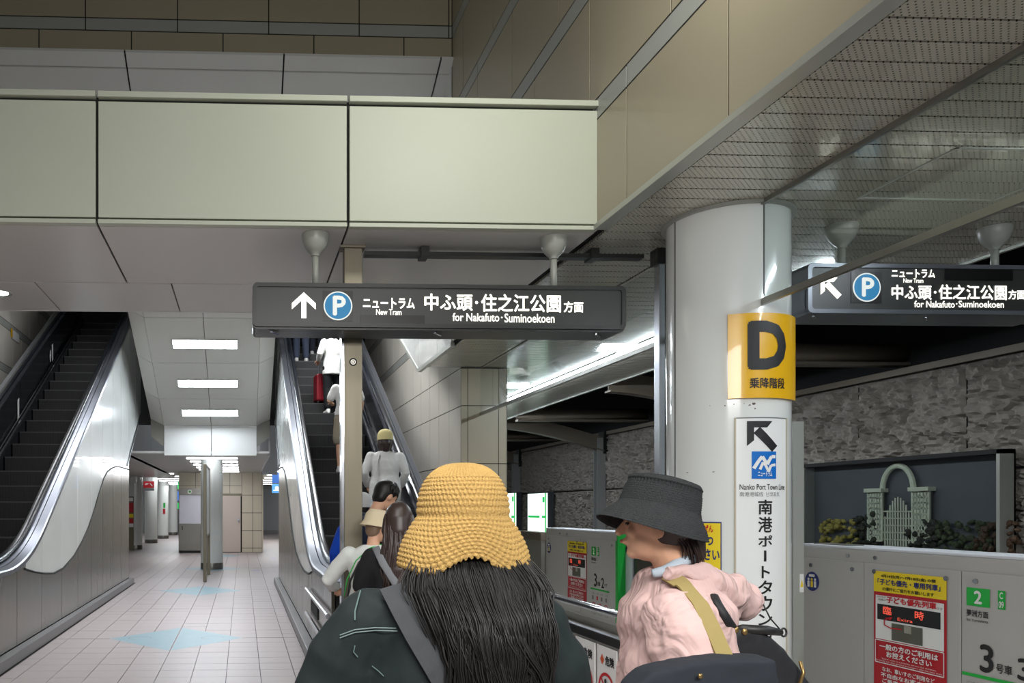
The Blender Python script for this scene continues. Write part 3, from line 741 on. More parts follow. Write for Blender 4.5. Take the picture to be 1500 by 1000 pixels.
# ---- pillar
a1, a2 = ray(975, 400), ray(1160, 400); t1, t2 = atan2(a1.x, a1.y), atan2(a2.x, a2.y)
tm, th = (t1+t2)/2, (t2-t1)/2
PXc = 3.37; PYc = PXc/math.tan(tm); dist = math.hypot(PXc, PYc); PR = dist*sin(th)
pil = empty('pillar', (PXc, PYc, 0), label='large round white enamel pillar with a yellow letter sign, nearest on the platform', cat='pillar')
smooth_by_angle(MB().lathe((0, 0, 0), [(PR, .2), (PR, ZC)], 96).build('shaft', M['white_col'], pil), 30)
smooth_by_angle(MB().lathe((0, 0, 0), [(PR+.008, 0), (PR+.008, .2)], 96).build('base_ring', M['col_base'], pil), 30)
smooth_by_angle(MB().lathe((0, 0, 0), [(PR+.001, ZC-.02), (PR+.03, ZC-.02), (PR+.03, ZC-.001)], 64, caps=False).build('collar', M['stem'], pil))
base_ang = atan2(-PYc, -PXc)      # direction from the pillar axis to the camera
def cyl_hit(px, py, r=PR):
    d = ray(px, py); A = d.x**2+d.y**2; B = -2*(d.x*PXc+d.y*PYc); C_ = PXc**2+PYc**2-r*r
    k = (-B-sqrt(max(0, B*B-4*A*C_)))/(2*A); return (atan2(d.y*k-PYc, d.x*k-PXc), HC+d.z*k)
def cyl_fn(lift0):           # u = arc length to the right (seen from the camera) from base angle, v = z
    def g(u, v, d=0): return Vector((cos(base_ang+u/PR)*(PR+lift0+d), sin(base_ang+u/PR)*(PR+lift0+d), v))
    g.curved = True; return g
def cyl_u(px, py): a, z = cyl_hit(px, py); return ((a-base_ang+pi) % (2*pi)-pi)*PR, z
def cyl_plate(name, mt, u0, u1, z0, z1, th_, parent, lift=0, n=16):
    f = cyl_fn(lift); mb = MB(); rr = []
    for i in range(n+1):
        u = u0+(u1-u0)*i/n; rr.append([f(u, z0, 0), f(u, z1, 0), f(u, z1, th_), f(u, z0, th_)])
    return smooth_by_angle(mb.rings(rr).build(name, mt, parent), 30)
for px in (989, 1119):
    u, _ = cyl_u(px, 400); cyl_plate('seam', M['joint'], u-.004, u+.004, .2 if px < 1000 else 2.84, ZC-.02, .002, pil)
sg = empty('letter_sign', (PXc, PYc, 0), label='curved yellow D sign wrapped on the white pillar', cat='sign')
uL, zT = cyl_u(1066, 460); uR = cyl_u(1159.0, 460)[0]; zB = cyl_u(1113, 583)[1]; zT = cyl_u(1113, 459)[1]
uR = min(uR+.16, .52)
cyl_plate('plate', M['yellow'], uL, uR, zB, zT, .012, sg, .012, 24)
f = cyl_fn(.025)
def U(px): return cyl_u(px, 500)[0]
def Zp(py): return cyl_u(1115, py)[1]
text('D', 'letter', M['black'], sg, f, U(1097), Zp(538), U(1143), Zp(475), bold=.045)
text('乗降階段', 'lettering', M['black'], sg, f, U(1096), Zp(569), U(1143), Zp(554), bold=.02)
ln = empty('line_guide_panel', (PXc, PYc, 0), label='tall white line guide panel with arrow and vertical black lettering below the yellow sign', cat='sign')
uA, uB = U(1077), U(1150)
zt_, zb_ = Zp(611), .25
cyl_plate('panel', mat('guide_white', (228, 230, 228), .3), uA, uB, zb_, zt_, .004, ln, .002, 14)
for u0, u1 in ((uA-.006, uA+.004), (uB-.004, uB+.012)): cyl_plate('edge_strip', mat('old_adhesive', (180, 172, 150), .5), u0, u1, zb_, zt_, .006, ln, .002, 2)
cyl_plate('edge_strip', M['greyink'], uA, uB, zt_-.006, zt_, .006, ln, .002, 12)
f2 = cyl_fn(.008)
def arrow_ul(cu, cv, s, w=1.0):     # arrow to the upper left inside a square of half side s
    return [[(cu-s, cv+s), (cu+s*.62, cv+s), (cu+s*.25, cv+s*.58), (cu-s*.58, cv+s*.58)],
            [(cu-s, cv+s), (cu-s*.58, cv+s*.58), (cu-s*.58, cv-s*.25), (cu-s, cv-s*.62)],
            [(cu-s*.62, cv+s*.22), (cu-s*.22, cv+s*.62), (cu+s, cv-s*.6), (cu+s*.6, cv-s)]]
poly('arrow', arrow_ul((U(1099)+U(1133))/2, Zp(639), .10), M['black'], ln, f2, 0, sub=2)
cu_, cv_ = (U(1098)+U(1137))/2, Zp(681); hs = (Zp(661)-Zp(701))/2
poly('logo_square', rect(cu_-hs*.92, cv_-hs, cu_+hs*.92, cv_+hs, 8), M['logo_blue'], ln, f2, 0)
wv = [(-.86, -.25), (-.5, .3), (-.22, .62), (0, .3), (.18, .05), (.38, .4), (.55, .62), (.9, .62)]
poly('logo_wave', polyline([(cu_+a*hs*.92, cv_+b*hs) for a, b in wv], .022), M['white'], ln, f2, .002)
poly('logo_wave', polyline([(cu_+(a)*hs*.92, cv_+(b-.42)*hs) for a, b in [(-.4, .1), (-.15, .62), (.05, .4), (.3, -.05), (.5, .4), (.9, .45)]], .018), M['white'], ln, f2, .002)
text('ニュートラム', 'logo_lettering', M['white'], ln, f2, cu_-hs*.5, cv_-hs*.82, cu_+hs*.55, cv_-hs*.45, bold=.03, lift=.002)
text('Nanko Port Town Line', 'small_lettering', M['black'], ln, f2, U(1083), Zp(717), U(1147), Zp(709), bold=.006, lift=0)
text('南港港城线  난코포트', 'small_lettering', M['greyink'], ln, f2, U(1083), Zp(727), U(1140), Zp(720), bold=.0, lift=0)
ch = '南港ポートタウン線'; ty = [(732, 753), (757, 779), (784, 800), (806, 822), (829, 846), (850, 870), (873, 894), (899, 915), (922, 944)]
for c_, (a, b) in zip(ch, ty):
    if c_ == 'ー': poly('character', rect(U(1118), Zp(b), U(1121.5), Zp(a)), M['black'], ln, f2, 0)
    elif c_ == 'ト': text(c_, 'character', M['black'], ln, f2, U(1115), Zp(b), U(1126), Zp(a), bold=.025, lift=0)
    else: text(c_, 'character', M['black'], ln, f2, U(1110), Zp(b), U(1129.5), Zp(a), bold=.02, lift=0)
yp = empty('yellow_poster', (PXc, PYc, 0), label='yellow and blue edged poster low on the left of the white pillar', cat='poster')
def Zq(py): return cyl_u(1040, py)[1]
cyl_plate('sheet', M['navy'], U(1006), U(1057), Zq(905), Zq(764), .003, yp, .002, 8)
cyl_plate('sheet_yellow', M['poster_yellow'], U(1007), U(1055.5), Zq(903), Zq(766), .003, yp, .004, 8)
text('とつぜん', 'lettering', M['redtext'], yp, f2, U(1020), Zq(779), U(1045), Zq(769), bold=.03)
text('まつ', 'lettering', M['navy'], yp, f2, U(1026), Zq(799), U(1045), Zq(784), bold=.03)
text('ください', 'lettering', M['navy'], yp, f2, U(1012), Zq(820), U(1054), Zq(804), bold=.03)
# paint chips on the pillar
chp = mat('paint_chip', (96, 88, 78), .8)
for px, py, a, b in ((1104, 591, .012, .008), (1098, 593, .008, .005), (1090, 591, .004, .003), (1075, 592, .004, .004), (1062, 594, .006, .004), (1040, 594, .004, .003), (1106, 598, .005, .006), (1007, 692, .012, .003), (1045, 691, .01, .003)):
    u, z_ = cyl_u(px, py); poly('paint_chip', [(u+cos(t_)*a*random.uniform(.6, 1.2), z_+sin(t_)*b*random.uniform(.6, 1.2)) for t_ in [2*pi*i/9 for i in range(9)]], chp, pil, cyl_fn(.001), 0)
# slim steel stanchion behind the pillar, right
sp_ = onY(1167, 610, 5.9)
stn = empty('steel_stanchion', (sp_.x, 5.9, 0), label='slim steel stanchion peeking out behind the right edge of the white pillar', cat='post')
boxo('shaft', stn, M['trim'], -.05, .035, -.03, .03, 0, 2.17); boxo('warning_sticker', stn, M['white'], .0, .03, -.035, -.03, .86, 1.0)
poly('warning_triangle', [(.003, .90), (.027, .90), (.015, .96)], M['poster_yellow'], stn, plane_fn((0, -.035, 0), (1, 0, 0), (0, 0, 1)), .002)
# ---- bronze post, shutter guide, header
bp_ = onY(514.5, 700, 5.98)
bpo = empty('bronze_post', (bp_.x, 5.98, 0), label='tall square bronze post standing in front of the right escalator', cat='post')
boxo('shaft', bpo, M['bronze'], -.060, .078, -.05, .05, 0, ZC-.02, .004); boxo('edge_strip', bpo, M['chrome'], -.082, -.061, -.055, .05, 0, 2.83)
boxo('head_plate', bpo, M['bronze'], -.09, .10, -.06, .06, ZC-.02, ZC)
fnp = plane_fn((0, -.05, 0), (1, 0, 0), (0, 0, 1)); zz = onY(516, 530, 5.93).z
poly('lock_ring', annulus(.008, zz, .02, .03), M['joint'], bpo, fnp, .002); poly('lock_ring', annulus(.008, zz, .008, .013), M['joint'], bpo, fnp, .002); poly('lock_disc', circ(.008, zz, .02), M['steel'], bpo, fnp, .001)
hd = struct('trim_5')
boxo('shutter_header', hd, M['sign_case'], bp_.x+.1, 3.1, 5.95, 6.03, 3.435, 3.465)
for px in (622, 870): q = onY(px, 367, 5.95); MB().box(q.x-.03, q.x+.03, 5.92, 6.05, 3.42, 3.5).build('hanger', M['sign_case'], hd)
gd = empty('shutter_guide', (0, 5.95, 0), label='double steel shutter guide rail just left of the white pillar', cat='post')
g1, g2 = onY(962, 500, 5.95).x, onY(985, 500, 5.95).x; gd.location.x = (g1+g2)/2; hw = (g2-g1)/2
boxo('outer_rail', gd, M['chrome'], -hw, -hw+.045, -.04, .04, 0, 3.45, .004); boxo('slot', gd, M['joint'], -hw+.045, hw-.06, -.02, .04, 0, 3.45)
MB().tube([(hw-.03, 0, 0), (hw-.03, 0, 3.45)], .032, 14).build('round_rail', M['chrome'], gd, smooth=True)
boxo('head_bracket', gd, M['sign_case'], -hw-.02, hw+.02, -.05, .06, 3.38, 3.5)

# ================================================================= HANGING SIGNS
def sign(name, X0, X1, Y0, Y1, z0, z1, zf0, label, domes, grey, cat='sign'):
    t = empty(name, ((X0+X1)/2, (Y0+Y1)/2, ZC), label=label, cat=cat); r = rel(t)
    cm = M['sign_case_grey'] if grey else M['sign_case']
    W_ = (X1-X0); rr = .035
    def rrect(x0, x1, a, b, q):
        pts = []
        for cx, cz, s0 in ((x1-q, b-q, 0), (x0+q, b-q, pi/2), (x0+q, a+q, pi), (x1-q, a+q, 1.5*pi)):
            for j in range(5): pts.append((cx+cos(s0+j*pi/8)*q, cz+sin(s0+j*pi/8)*q))
        return pts
    mb = MB(); mb.prism([(a, Y0+.02, b) for a, b in rrect(X0, X1, z0, z1, rr)], (0, Y1-Y0-.02, 0))
    r(mb.build('housing', cm))
    # front bezel ring
    o_, i_ = rrect(X0, X1, zf0, z1, rr), rrect(X0+.028, X1-.028, zf0+.028, z1-.028, .02); n = len(o_)
    vs = [(a, Y0, b) for a, b in o_]+[(a, Y0, b) for a, b in i_]+[(a, Y0+.03, b) for a, b in o_]+[(a, Y0+.03, b) for a, b in i_]
    fs = []
    for j in range(n):
        k = (j+1) % n; fs += [(j, k, n+k, n+j), (2*n+j, 2*n+k, k, j), (n+j, n+k, 3*n+k, 3*n+j)]
    r(MB().add(vs, fs).build('bezel', cm))
    r(boxo('face', None, M['sign_face'], X0+.026, X1-.026, Y0+.012, Y0+.02, zf0+.026, z1-.026))
    for px_ in domes:
        r(smooth_by_angle(MB().lathe((px_, (Y0+Y1)/2, 0), [(.0985, ZC-.001), (.1, ZC-.012), (.095, ZC-.05), (.078, ZC-.095), (.05, ZC-.13), (.032, ZC-.145), (.030, ZC-.16)], 32).build('dome', M['stem'], None), 50))
        r(MB().tube([(px_, (Y0+Y1)/2, ZC-.15), (px_, (Y0+Y1)/2, z1-.005)], .024, 16).build('stem', M['stem'], None, smooth=True))
    for fx in (.06, .5, .94):
        xx = X0+W_*fx
        r(MB().tube([(xx-.03, Y0+.06, z0-.008), (xx+.03, Y0+.12, z0-.012)], .007, 8).tube([(xx-.03, Y0+.06, z0+.01), (xx-.03, Y0+.06, z0-.014)], .011, 8).build('latch', M['chrome'], None))
    return t, r
# main sign
Y0s = 5.56
q0, q1 = onY(370, 412, Y0s), onY(917, 419, Y0s)
zt1 = onY(640, 416, Y0s).z; zb1 = onY(640, 483, Y0s).z
ms, r = sign('hanging_sign', q0.x, q1.x, Y0s, Y0s+.30, zb1, zt1, zb1+.015, 'long dark hanging sign with up arrow in front of the cream bulkhead', [onY(462, 350, Y0s+.15).x, onY(811, 350, Y0s+.15).x], False)
def fnS(u, v, d=0): return Vector((u, Y0s+.010-d, v))
def E(px, py): p = onY(px, py, Y0s+.01); return p.x, p.z
def T(s, nm, m_, px0, py0, px1, py1, **k):      # pixel box (left, bottom, right, top)
    a = E(px0, py0); b = E(px1, py1); return text(s, nm, m_, None, fnS, a[0], a[1], b[0], b[1], **k)
def arrow_up(x, z, h, w_, t_):
    return [[(x-t_/2, z-h/2), (x+t_/2, z-h/2), (x+t_/2, z+h*.3), (x-t_/2, z+h*.3)],
            [(x, z+h/2), (x-w_/2, z+h*.08), (x-w_/2, z-h*.16), (x, z+h*.26)], [(x, z+h/2), (x, z+h*.26), (x+w_/2, z-h*.16), (x+w_/2, z+h*.08)]]
ax, az = E(445, 447)
r(poly('arrow', arrow_up(ax, az, .185, .17, .036), M['letter'], None, fnS))
cx_, cz_ = E(495, 448)
r(poly('logo_square', rect(cx_-.107, cz_-.107, cx_+.107, cz_+.107), M['patch'], None, fnS, .002))
lr_ = r(poly('logo_ring', circ(cx_, cz_, .103, 48), M['disc_ring'], None, fnS, .004)); poly('logo_disc', circ(cx_, cz_, .094, 48), M['blue_disc'], lr_, fnS, .006)
(text('P', 'logo_letter', M['disc_ring'], lr_, fnS, cx_-.032, cz_-.064, cx_+.05, cz_+.066, bold=.03, lift=.008))
r(T('ニュートラム', 'lettering', M['letter'], 532, 451, 607, 437, bold=.03)); r(T('New Tram', 'small_lettering', M['letter'], 551, 461, 588, 453, bold=.014))
r(T('中ふ頭', 'lettering', M['letter'], 622, 454, 692, 431, bold=.022)); r(poly('lettering', circ(*E(698, 443), .011, 16), M['letter'], None, fnS))
r(T('住之江公園', 'lettering', M['letter'], 705, 456, 821, 432, bold=.022)); r(T('方面', 'lettering', M['letter'], 826, 457, 854, 442, bold=.03))
r(T('for Nakafuto', 'small_lettering', M['letter'], 663, 470, 731, 459, bold=.014)); r(poly('lettering', circ(*E(735, 465), .006, 12), M['letter'], None, fnS)); r(T('Suminoekoen', 'small_lettering', M['letter'], 739, 472, 812, 460, bold=.014))
a = E(528, 476); b = E(622, 462); r(poly('cover_strip', rect(a[0], a[1], b[0], b[1]), M['patch'], None, fnS, .004))
# right sign
Y2s = 5.22
q0, q1 = onY(1184, 388, Y2s), onY(1560, 388, Y2s)
zt2 = onY(1300, 386, Y2s).z; zb2 = onY(1300, 459, Y2s).z
ms2, r = sign('hanging_sign', q0.x, q1.x, Y2s, Y2s+.34, zb2-.0, zt2, zb2+.0, 'grey framed hanging sign with diagonal arrow right of the white pillar', [onY(1233, 330, Y2s+.17).x, onY(1457, 330, Y2s+.17).x], True)
Y0s = Y2s
def fnS(u, v, d=0): return Vector((u, Y2s+.010-d, v))
def E(px, py): p = onY(px, py, Y2s+.01); return p.x, p.z
ax, az = E(1217, 422)
r(poly('arrow', arrow_ul(ax, az, .074), M['letter'], None, fnS))
cx_, cz_ = E(1269, 421)
r(poly('logo_square', rect(cx_-.107, cz_-.107, cx_+.107, cz_+.107), M['patch'], None, fnS, .002))
lr_ = r(poly('logo_ring', circ(cx_, cz_, .099, 48), M['disc_ring'], None, fnS, .004)); poly('logo_disc', circ(cx_, cz_, .09, 48), M['blue_disc'], lr_, fnS, .006)
(text('P', 'logo_letter', M['disc_ring'], lr_, fnS, cx_-.032, cz_-.06, cx_+.045, cz_+.062, bold=.03, lift=.008))
r(T('ニュートラム', 'lettering', M['letter'], 1306, 406, 1369, 395, bold=.03)); r(T('New Tram', 'small_lettering', M['letter'], 1323, 414, 1352, 408, bold=.014))
r(T('中ふ頭', 'lettering', M['letter'], 1306, 438, 1364, 418, bold=.022)); r(poly('lettering', circ(*E(1369.5, 428), .009, 16), M['letter'], None, fnS))
r(T('住之江公園', 'lettering', M['letter'], 1375, 438, 1474, 418, bold=.022)); r(T('方面', 'lettering', M['letter'], 1477, 438, 1501, 425, bold=.03))
r(T('for Nakafuto', 'small_lettering', M['letter'], 1339, 450, 1398, 441, bold=.014)); r(poly('lettering', circ(*E(1401, 445), .005, 12), M['letter'], None, fnS)); r(T('Suminoekoen', 'small_lettering', M['letter'], 1404, 450, 1470, 441, bold=.014))
a = E(1384, 410); b = E(1483, 393); r(poly('cover_strip', rect(a[0], a[1], b[0], b[1]), M['patch'], None, fnS, .004))

# ================================================================= PLATFORM DOORS (plane X = 4.45)
XD = 4.45
ZT = 1.5-.0616*XD-.0
def dP(px, py): p = onX(px, py, XD); return p.y, p.z
def fnD(u, v, d=0): return Vector((XD-.012-d, -u, v))      # u = -Y, reads to the right for someone facing +X
def unit(y0, y1, label, splits):
    t = empty('platform_door_housing', (XD+.14, (y0+y1)/2, 0), label=label, cat='platform door'); r = rel(t)
    r(boxo('body', None, M['door_grey'], XD, XD+.28, y0, y1, .1, ZT-.02, .006)); r(boxo('top_cap', None, mat('cap_white', (205, 208, 214), .5), XD-.004, XD+.30, y0-.005, y1+.005, ZT-.02, ZT, .006))
    r(boxo('plinth', None, M['steel'], XD+.01, XD+.27, y0+.01, y1-.01, 0, .1))
    for a, b in zip(splits, splits[1:]):
        fp_ = r(boxo('front_panel', None, M['door_grey'], XD-.010, XD, a+.004, b-.004, .14, ZT-.11, .003))
        for q in (a+.10, b-.10):
            MB().tube([(XD-.018, q, ZT-.165), (XD-.008, q, ZT-.165)], .016, 12).build('bolt', M['chrome'], fp_)
    for q in (y1-.5, y1-.75): r(MB().tube([(XD-.010, q, ZT-.07), (XD+.0, q, ZT-.07)], .014, 12).build('bolt', M['chrome'], None))
    return t, r
def decals(r, ya, yb, yc, yd, ye, car, dr_, lightstyle=False):
    # ya: emblem centre, yb..yc: poster far/near edges, yd: start of info panel
    f = fnD; zp = ZT-.155
    e = -ya
    r(poly('emblem', circ(e, ZT-.29, .075, 28), M['navy'], None, f, .002))
    for k, m_ in ((-.035, 'white'), (0, 'poster_yellow'), (.035, 'white')):
        r(poly('emblem_figure', [circ(e+k, ZT-.275, .011, 12), rect(e+k-.012, ZT-.335, e+k+.012, ZT-.288)], M[m_], None, f, .004))
    r(poly('emblem_mark', rect(e-.03, ZT-.255, e+.03, ZT-.235), M['white'], None, f, .004))
    u0, u1 = -yb, -yc; W = u1-u0
    zp0 = PZ0; zpt = PZ1
    H_ = zpt-zp0
    def rr(a, b, c, d_, m_, nm='poster_field', l=.004): return r(poly(nm, rect(u0+W*a, zp0+H_*b, u0+W*c, zp0+H_*d_), m_, None, f, l))
    rr(0, 0, 1, 1, M['red'], 'poster_sheet', .002); rr(0, .82, 1, 1, M['poster_yellow']); rr(.03, .41, .97, .79, M['white'])
    rr(.06, .58, .93, .715, M['black'], l=.006); rr(.27, .42, .70, .565, mat('poster_photo', (88, 88, 78), .5), l=.006)
    rr(.45, .5, .55, .56, mat('poster_photo_light', (150, 148, 135), .5), l=.007)
    def tt(s, a, b, c, d_, m_, bo=.02, l=.008): 
        o_ = text(s, 'poster_lettering', m_, None, f, u0+W*a, zp0+H_*b, u0+W*c, zp0+H_*d_, bold=bo, lift=l)
        return r(o_)
    tt('4月14日(月)～7月18日(金) の間', .12, .945, .87, .975, M['black'], .03); tt('「子ども優先・専用列車」', .07, .885, .93, .935, M['redtext'] if 0 else M['navy'], .03)
    tt('の運行にご協力をお願いします', .14, .835, .85, .865, M['black'], .02)
    tt('この行先の', .03, .768, .19, .785, M['black'], .0); tt('列車は', .08, .745, .19, .762, M['black'], .0); tt('子ども優先列車', .2, .735, .88, .788, M['redtext'], .035); tt('です', .885, .735, .96, .755, M['black'], 0)
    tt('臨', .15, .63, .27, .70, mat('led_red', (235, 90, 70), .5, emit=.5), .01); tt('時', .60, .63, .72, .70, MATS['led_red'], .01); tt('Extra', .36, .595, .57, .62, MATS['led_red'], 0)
    pts = [(.2+.08*cos(a_/8*pi+pi/2), .555+.045*sin(a_/8*pi+pi/2)) for a_ in range(9)]
    r(poly('poster_arrow', polyline([(u0+W*a_, zp0+H_*b_) for a_, b_ in [(.24, .60), (.17, .58), (.17, .54), (.26, .52), (.42, .525)]], .008), M['redtext'], None, f, .009))
    r(poly('poster_arrow', [(u0+W*.29, zp0+H_*.618), (u0+W*.18, zp0+H_*.60), (u0+W*.26, zp0+H_*.585)], M['redtext'], None, f, .009))
    tt('一般の方のご利用は', .10, .325, .9, .375, M['white'], .03); tt('お控えください', .2, .265, .82, .315, M['white'], .03)
    tt('"Extra" train is a priority service for children.', .12, .235, .88, .25, M['white'], 0); tt('So kindly ask that general passengers take the next train.', .04, .215, .96, .23, M['white'], 0)
    r(poly('poster_rule', polyline([(u0+W*a_, zp0+H_*b_) for a_, b_ in ((.03, .4), (.97, .4), (.97, .205), (.03, .205), (.03, .4))], .006), M['white'], None, f, .006))
    tt('なお、車いすのご利用など', .14, .135, .86, .175, M['white'], .02); tt('不自由なお客さまは', .12, .085, .86, .125, M['white'], .02); tt('ご乗車いただけます', .14, .035, .86, .075, M['white'], .02)
    # line information
    v = ZT-.26; u = -yd
    k = ye
    r(poly('line_badge', rect(u, v-.055, u+.15*k, v+.055), M['green'], None, f, .002)); r(text('2', 'badge_number', M['white'], None, f, u+.055*k, v-.037, u+.1*k, v+.037, bold=.03, lift=.005))
    r(poly('line_badge', rect(u+.2*k, v-.055, u+.245*k, v+.055), M['green'], None, f, .002)); r(text('C\n09', 'badge_number', M['white'], None, f, u+.208*k, v-.045, u+.238*k, v+.045, bold=.02, lift=.005))
    r(text('夢洲方面', 'lettering', M['black'], None, f, u, v-.12, u+.14*k, v-.08, bold=.015)); r(text('for Yumeshima', 'lettering', M['black'], None, f, u, v-.15, u+.14*k, v-.132))
    r(text(car, 'car_number', M['black'], None, f, u+.09*k, v-.44, u+.17*k, v-.28, bold=.02)); r(text('号車', 'lettering', M['black'], None, f, u+.19*k, v-.43, u+.285*k, v-.375, bold=.015))
    r(text(dr_, 'door_number', M['black'], None, f, u+.32*k, v-.44, u+.40*k, v-.32, bold=.02)); r(text('ドア', 'lettering', M['black'], None, f, u+.42*k, v-.43, u+.50*k, v-.38, bold=.015))
    r(poly('green_rule', rect(u-.03*k, v-.485, u+.56*k, v-.465), M['green'], None, f, .002))
    for j in range(4): r(text('ご注意', 'lettering', M['greyink'], None, f, u+(.0+.14*j)*k, v-.54, u+(.09+.14*j)*k, v-.515)); 
    for j in range(4): r(poly('pictogram', rect(u+(.02+.14*j)*k, v-.61, u+(.07+.14*j)*k, v-.56), M['redtext' if j == 1 else 'greyink'], None, f, .002))
    for j in range(3):
        uc = u+(.08+.19*j)*k; vc = v-.70
        r(poly('prohibition_ring', annulus(uc, vc, .045, .058, 24), M['redtext'], None, f, .002)); r(poly('prohibition_bar', bar(uc-.035, vc+.035, uc+.035, vc-.035, .010), M['redtext'], None, f, .003))
        r(poly('prohibition_figure', [circ(uc, vc+.025, .009, 10), bar(uc, vc+.015, uc-.008, vc-.01, .014), bar(uc-.008, vc-.01, uc-.022, vc-.03, .008), bar(uc-.008, vc-.01, uc+.016, vc-.03, .008)], M['black'], None, f, .004))
        r(text('ご注意', 'lettering', M['greyink'], None, f, uc-.055, vc-.095, uc+.055, vc-.075))
PZ0 = onX(833, 877, XD).z; PZ1 = onX(833, 791.5, XD).z
# right-hand housing
ya0 = dP(1172, 800)[0]; s1, s2 = dP(1267, 900)[0], dP(1410, 900)[0]
t_, r = unit(2.6, ya0, 'grey platform door housing right of the white pillar, with red and yellow poster', [2.64, 3.3, s2, s1, dP(1177, 800)[0]])
decals(r, dP(1192, 842)[0], dP(1283, 900)[0], dP(1390, 900)[0], dP(1419, 860)[0], 1.0, '3', '3')
r(boxo('top_plate', None, M['steel'], XD+.02, XD+.16, ya0-.45, ya0-.12, ZT, ZT+.008))
# left-hand housing
yb0, yb1 = dP(905, 850)[0], dP(800, 850)[0]
t_, r = unit(yb0, yb1, 'grey platform door housing seen between the two women in hats', [yb0+.02, (yb0+yb1)/2-.1, yb1-.02])
decals(r, dP(805.5, 800)[0], dP(833, 850)[0], dP(861, 850)[0], dP(868, 850)[0], .86, '3', '2')
r(boxo('green_edge', None, M['green'], XD-.014, XD+.28, yb0-.03, yb0, .1, ZT-.03)); r(boxo('green_edge', None, M['green'], XD-.014, XD-.010, yb0, yb0+.03, .14, ZT-.11))
# sliding leaves between the housings
dl0 = yb0-.03; dm = (dl0+ya0)/2
for a, b, lab in ((dm+.01, dl0, 'white framed sliding platform door leaf with dark window beside the green edge'), (ya0+.012, dm-.01, 'white framed sliding platform door leaf hidden behind the white pillar')):
    t = empty('sliding_door_leaf', (XD+.1, (a+b)/2, 0), label=lab, cat='platform door'); r = rel(t)
    zl = 1.06
    for q in ((a, a+.07), (b-.16, b)): r(boxo('frame', None, M['door_white'], XD+.08, XD+.13, *q, .1, zl))
    r(boxo('frame', None, M['door_white'], XD+.08, XD+.13, a, b, zl-.07, zl)); r(boxo('frame', None, M['door_white'], XD+.08, XD+.13, a, b, .08, .35))
    r(boxo('window', None, M['black_panel'], XD+.095, XD+.115, a+.07, b-.16, .35, zl-.07))
# plain low wall past the left housing
lw = empty('low_platform_wall', (XD+.1, 14.5, 0), label='low grey barrier wall with brown top rail beyond the platform doors', cat='barrier')
for i in range(5): boxo('panel', lw, mat('plain_grey_panel', (150, 147, 138), .5, 0, .12, 2), -.02, .04, -2.75+1.35*i, -1.42+1.35*i, 0, 1.02)
boxo('top_rail', lw, M['beam'], -.04, .08, -2.78, 4.1, 1.02, 1.14)

# ================================================================= TRACK SIDE
XT = 8.5
tw = struct('wall_track')
def rockmesh(seed, w_, h_):
    nx, nz = 56, 42; vs = []; fs = []
    for j in range(nz+1):
        for i in range(nx+1):
            y_, z_ = w_*i/nx, h_*j/nz; d_ = 0
            if 0 < i < nx and 0 < j < nz:
                p = Vector((y_*5.5+seed*9, z_*8.5, seed*3.1)); n_ = noise.noise(p+Vector((noise.noise(p*1.3)*1.2, noise.noise(p*1.1+Vector((5, 5, 5)))*1.2, 0)))
                d_ = .085*(1-abs(n_)*2.6)+.03*noise.noise(p*3); d_ = max(-.03, d_)
            vs.append((-d_, y_, z_))
    for j in range(nz):
        for i in range(nx):
            a = j*(nx+1)+i; fs.append((a, a+1, a+nx+2, a+nx+1))
    mb = MB(); mb.add(vs, fs); me = mb.mesh('stone_panel', M['rock'])
    if me.polygons[0].normal.x > 0: me.flip_normals()
    return me
rm = {h_: [rockmesh(s, 1.60, h_) for s in (1, 2, 3)] for h_ in (1.24, 1.22)}
k = 0
Yj = onX(1258, 560, XT).y
y = Yj-1.62*5
while y < 30:
    for z0, h_ in ((.72, 1.22), (1.965, 1.24)):
        o = D.objects.new('stone_panel', rm[h_][k % 3]); COL.objects.link(o); o.parent = tw; o.location = (XT, y+.01, z0); k += 1
    y += 1.62
boxo('wall_backing', tw, M['joint'], XT+.04, XT+.2, 0, 40, -1.2, 3.3)
boxo('lower_wall', tw, M['rock'], XT-.02, XT+.02, 0, 40, -1.2, .70)
boxo('wall_coping', tw, M['beam'], XT-.06, XT+.2, 0, 40, 3.22, 3.30)
boxo('track_bed', tw, M['blackroof'], 4.75, XT, -3, 40, -1.25, -1.2); boxo('platform_edge', tw, M['joint'], 4.70, 4.75, -3, 40, -1.2, -.01)
boxo('track_roof', tw, M['blackroof'], XE+.03, XT+1.5, -3, 40, 4.6, 4.7); boxo('roof_return', tw, M['blackroof'], XT+.2, XT+.3, -3, 40, 3.2, 4.7)
boxo('roof_panel', tw, mat('dark_roof_panel', (52, 50, 48), .6), XE+.3, XT-.5, 13.2, 17.2, 4.3, 4.34)
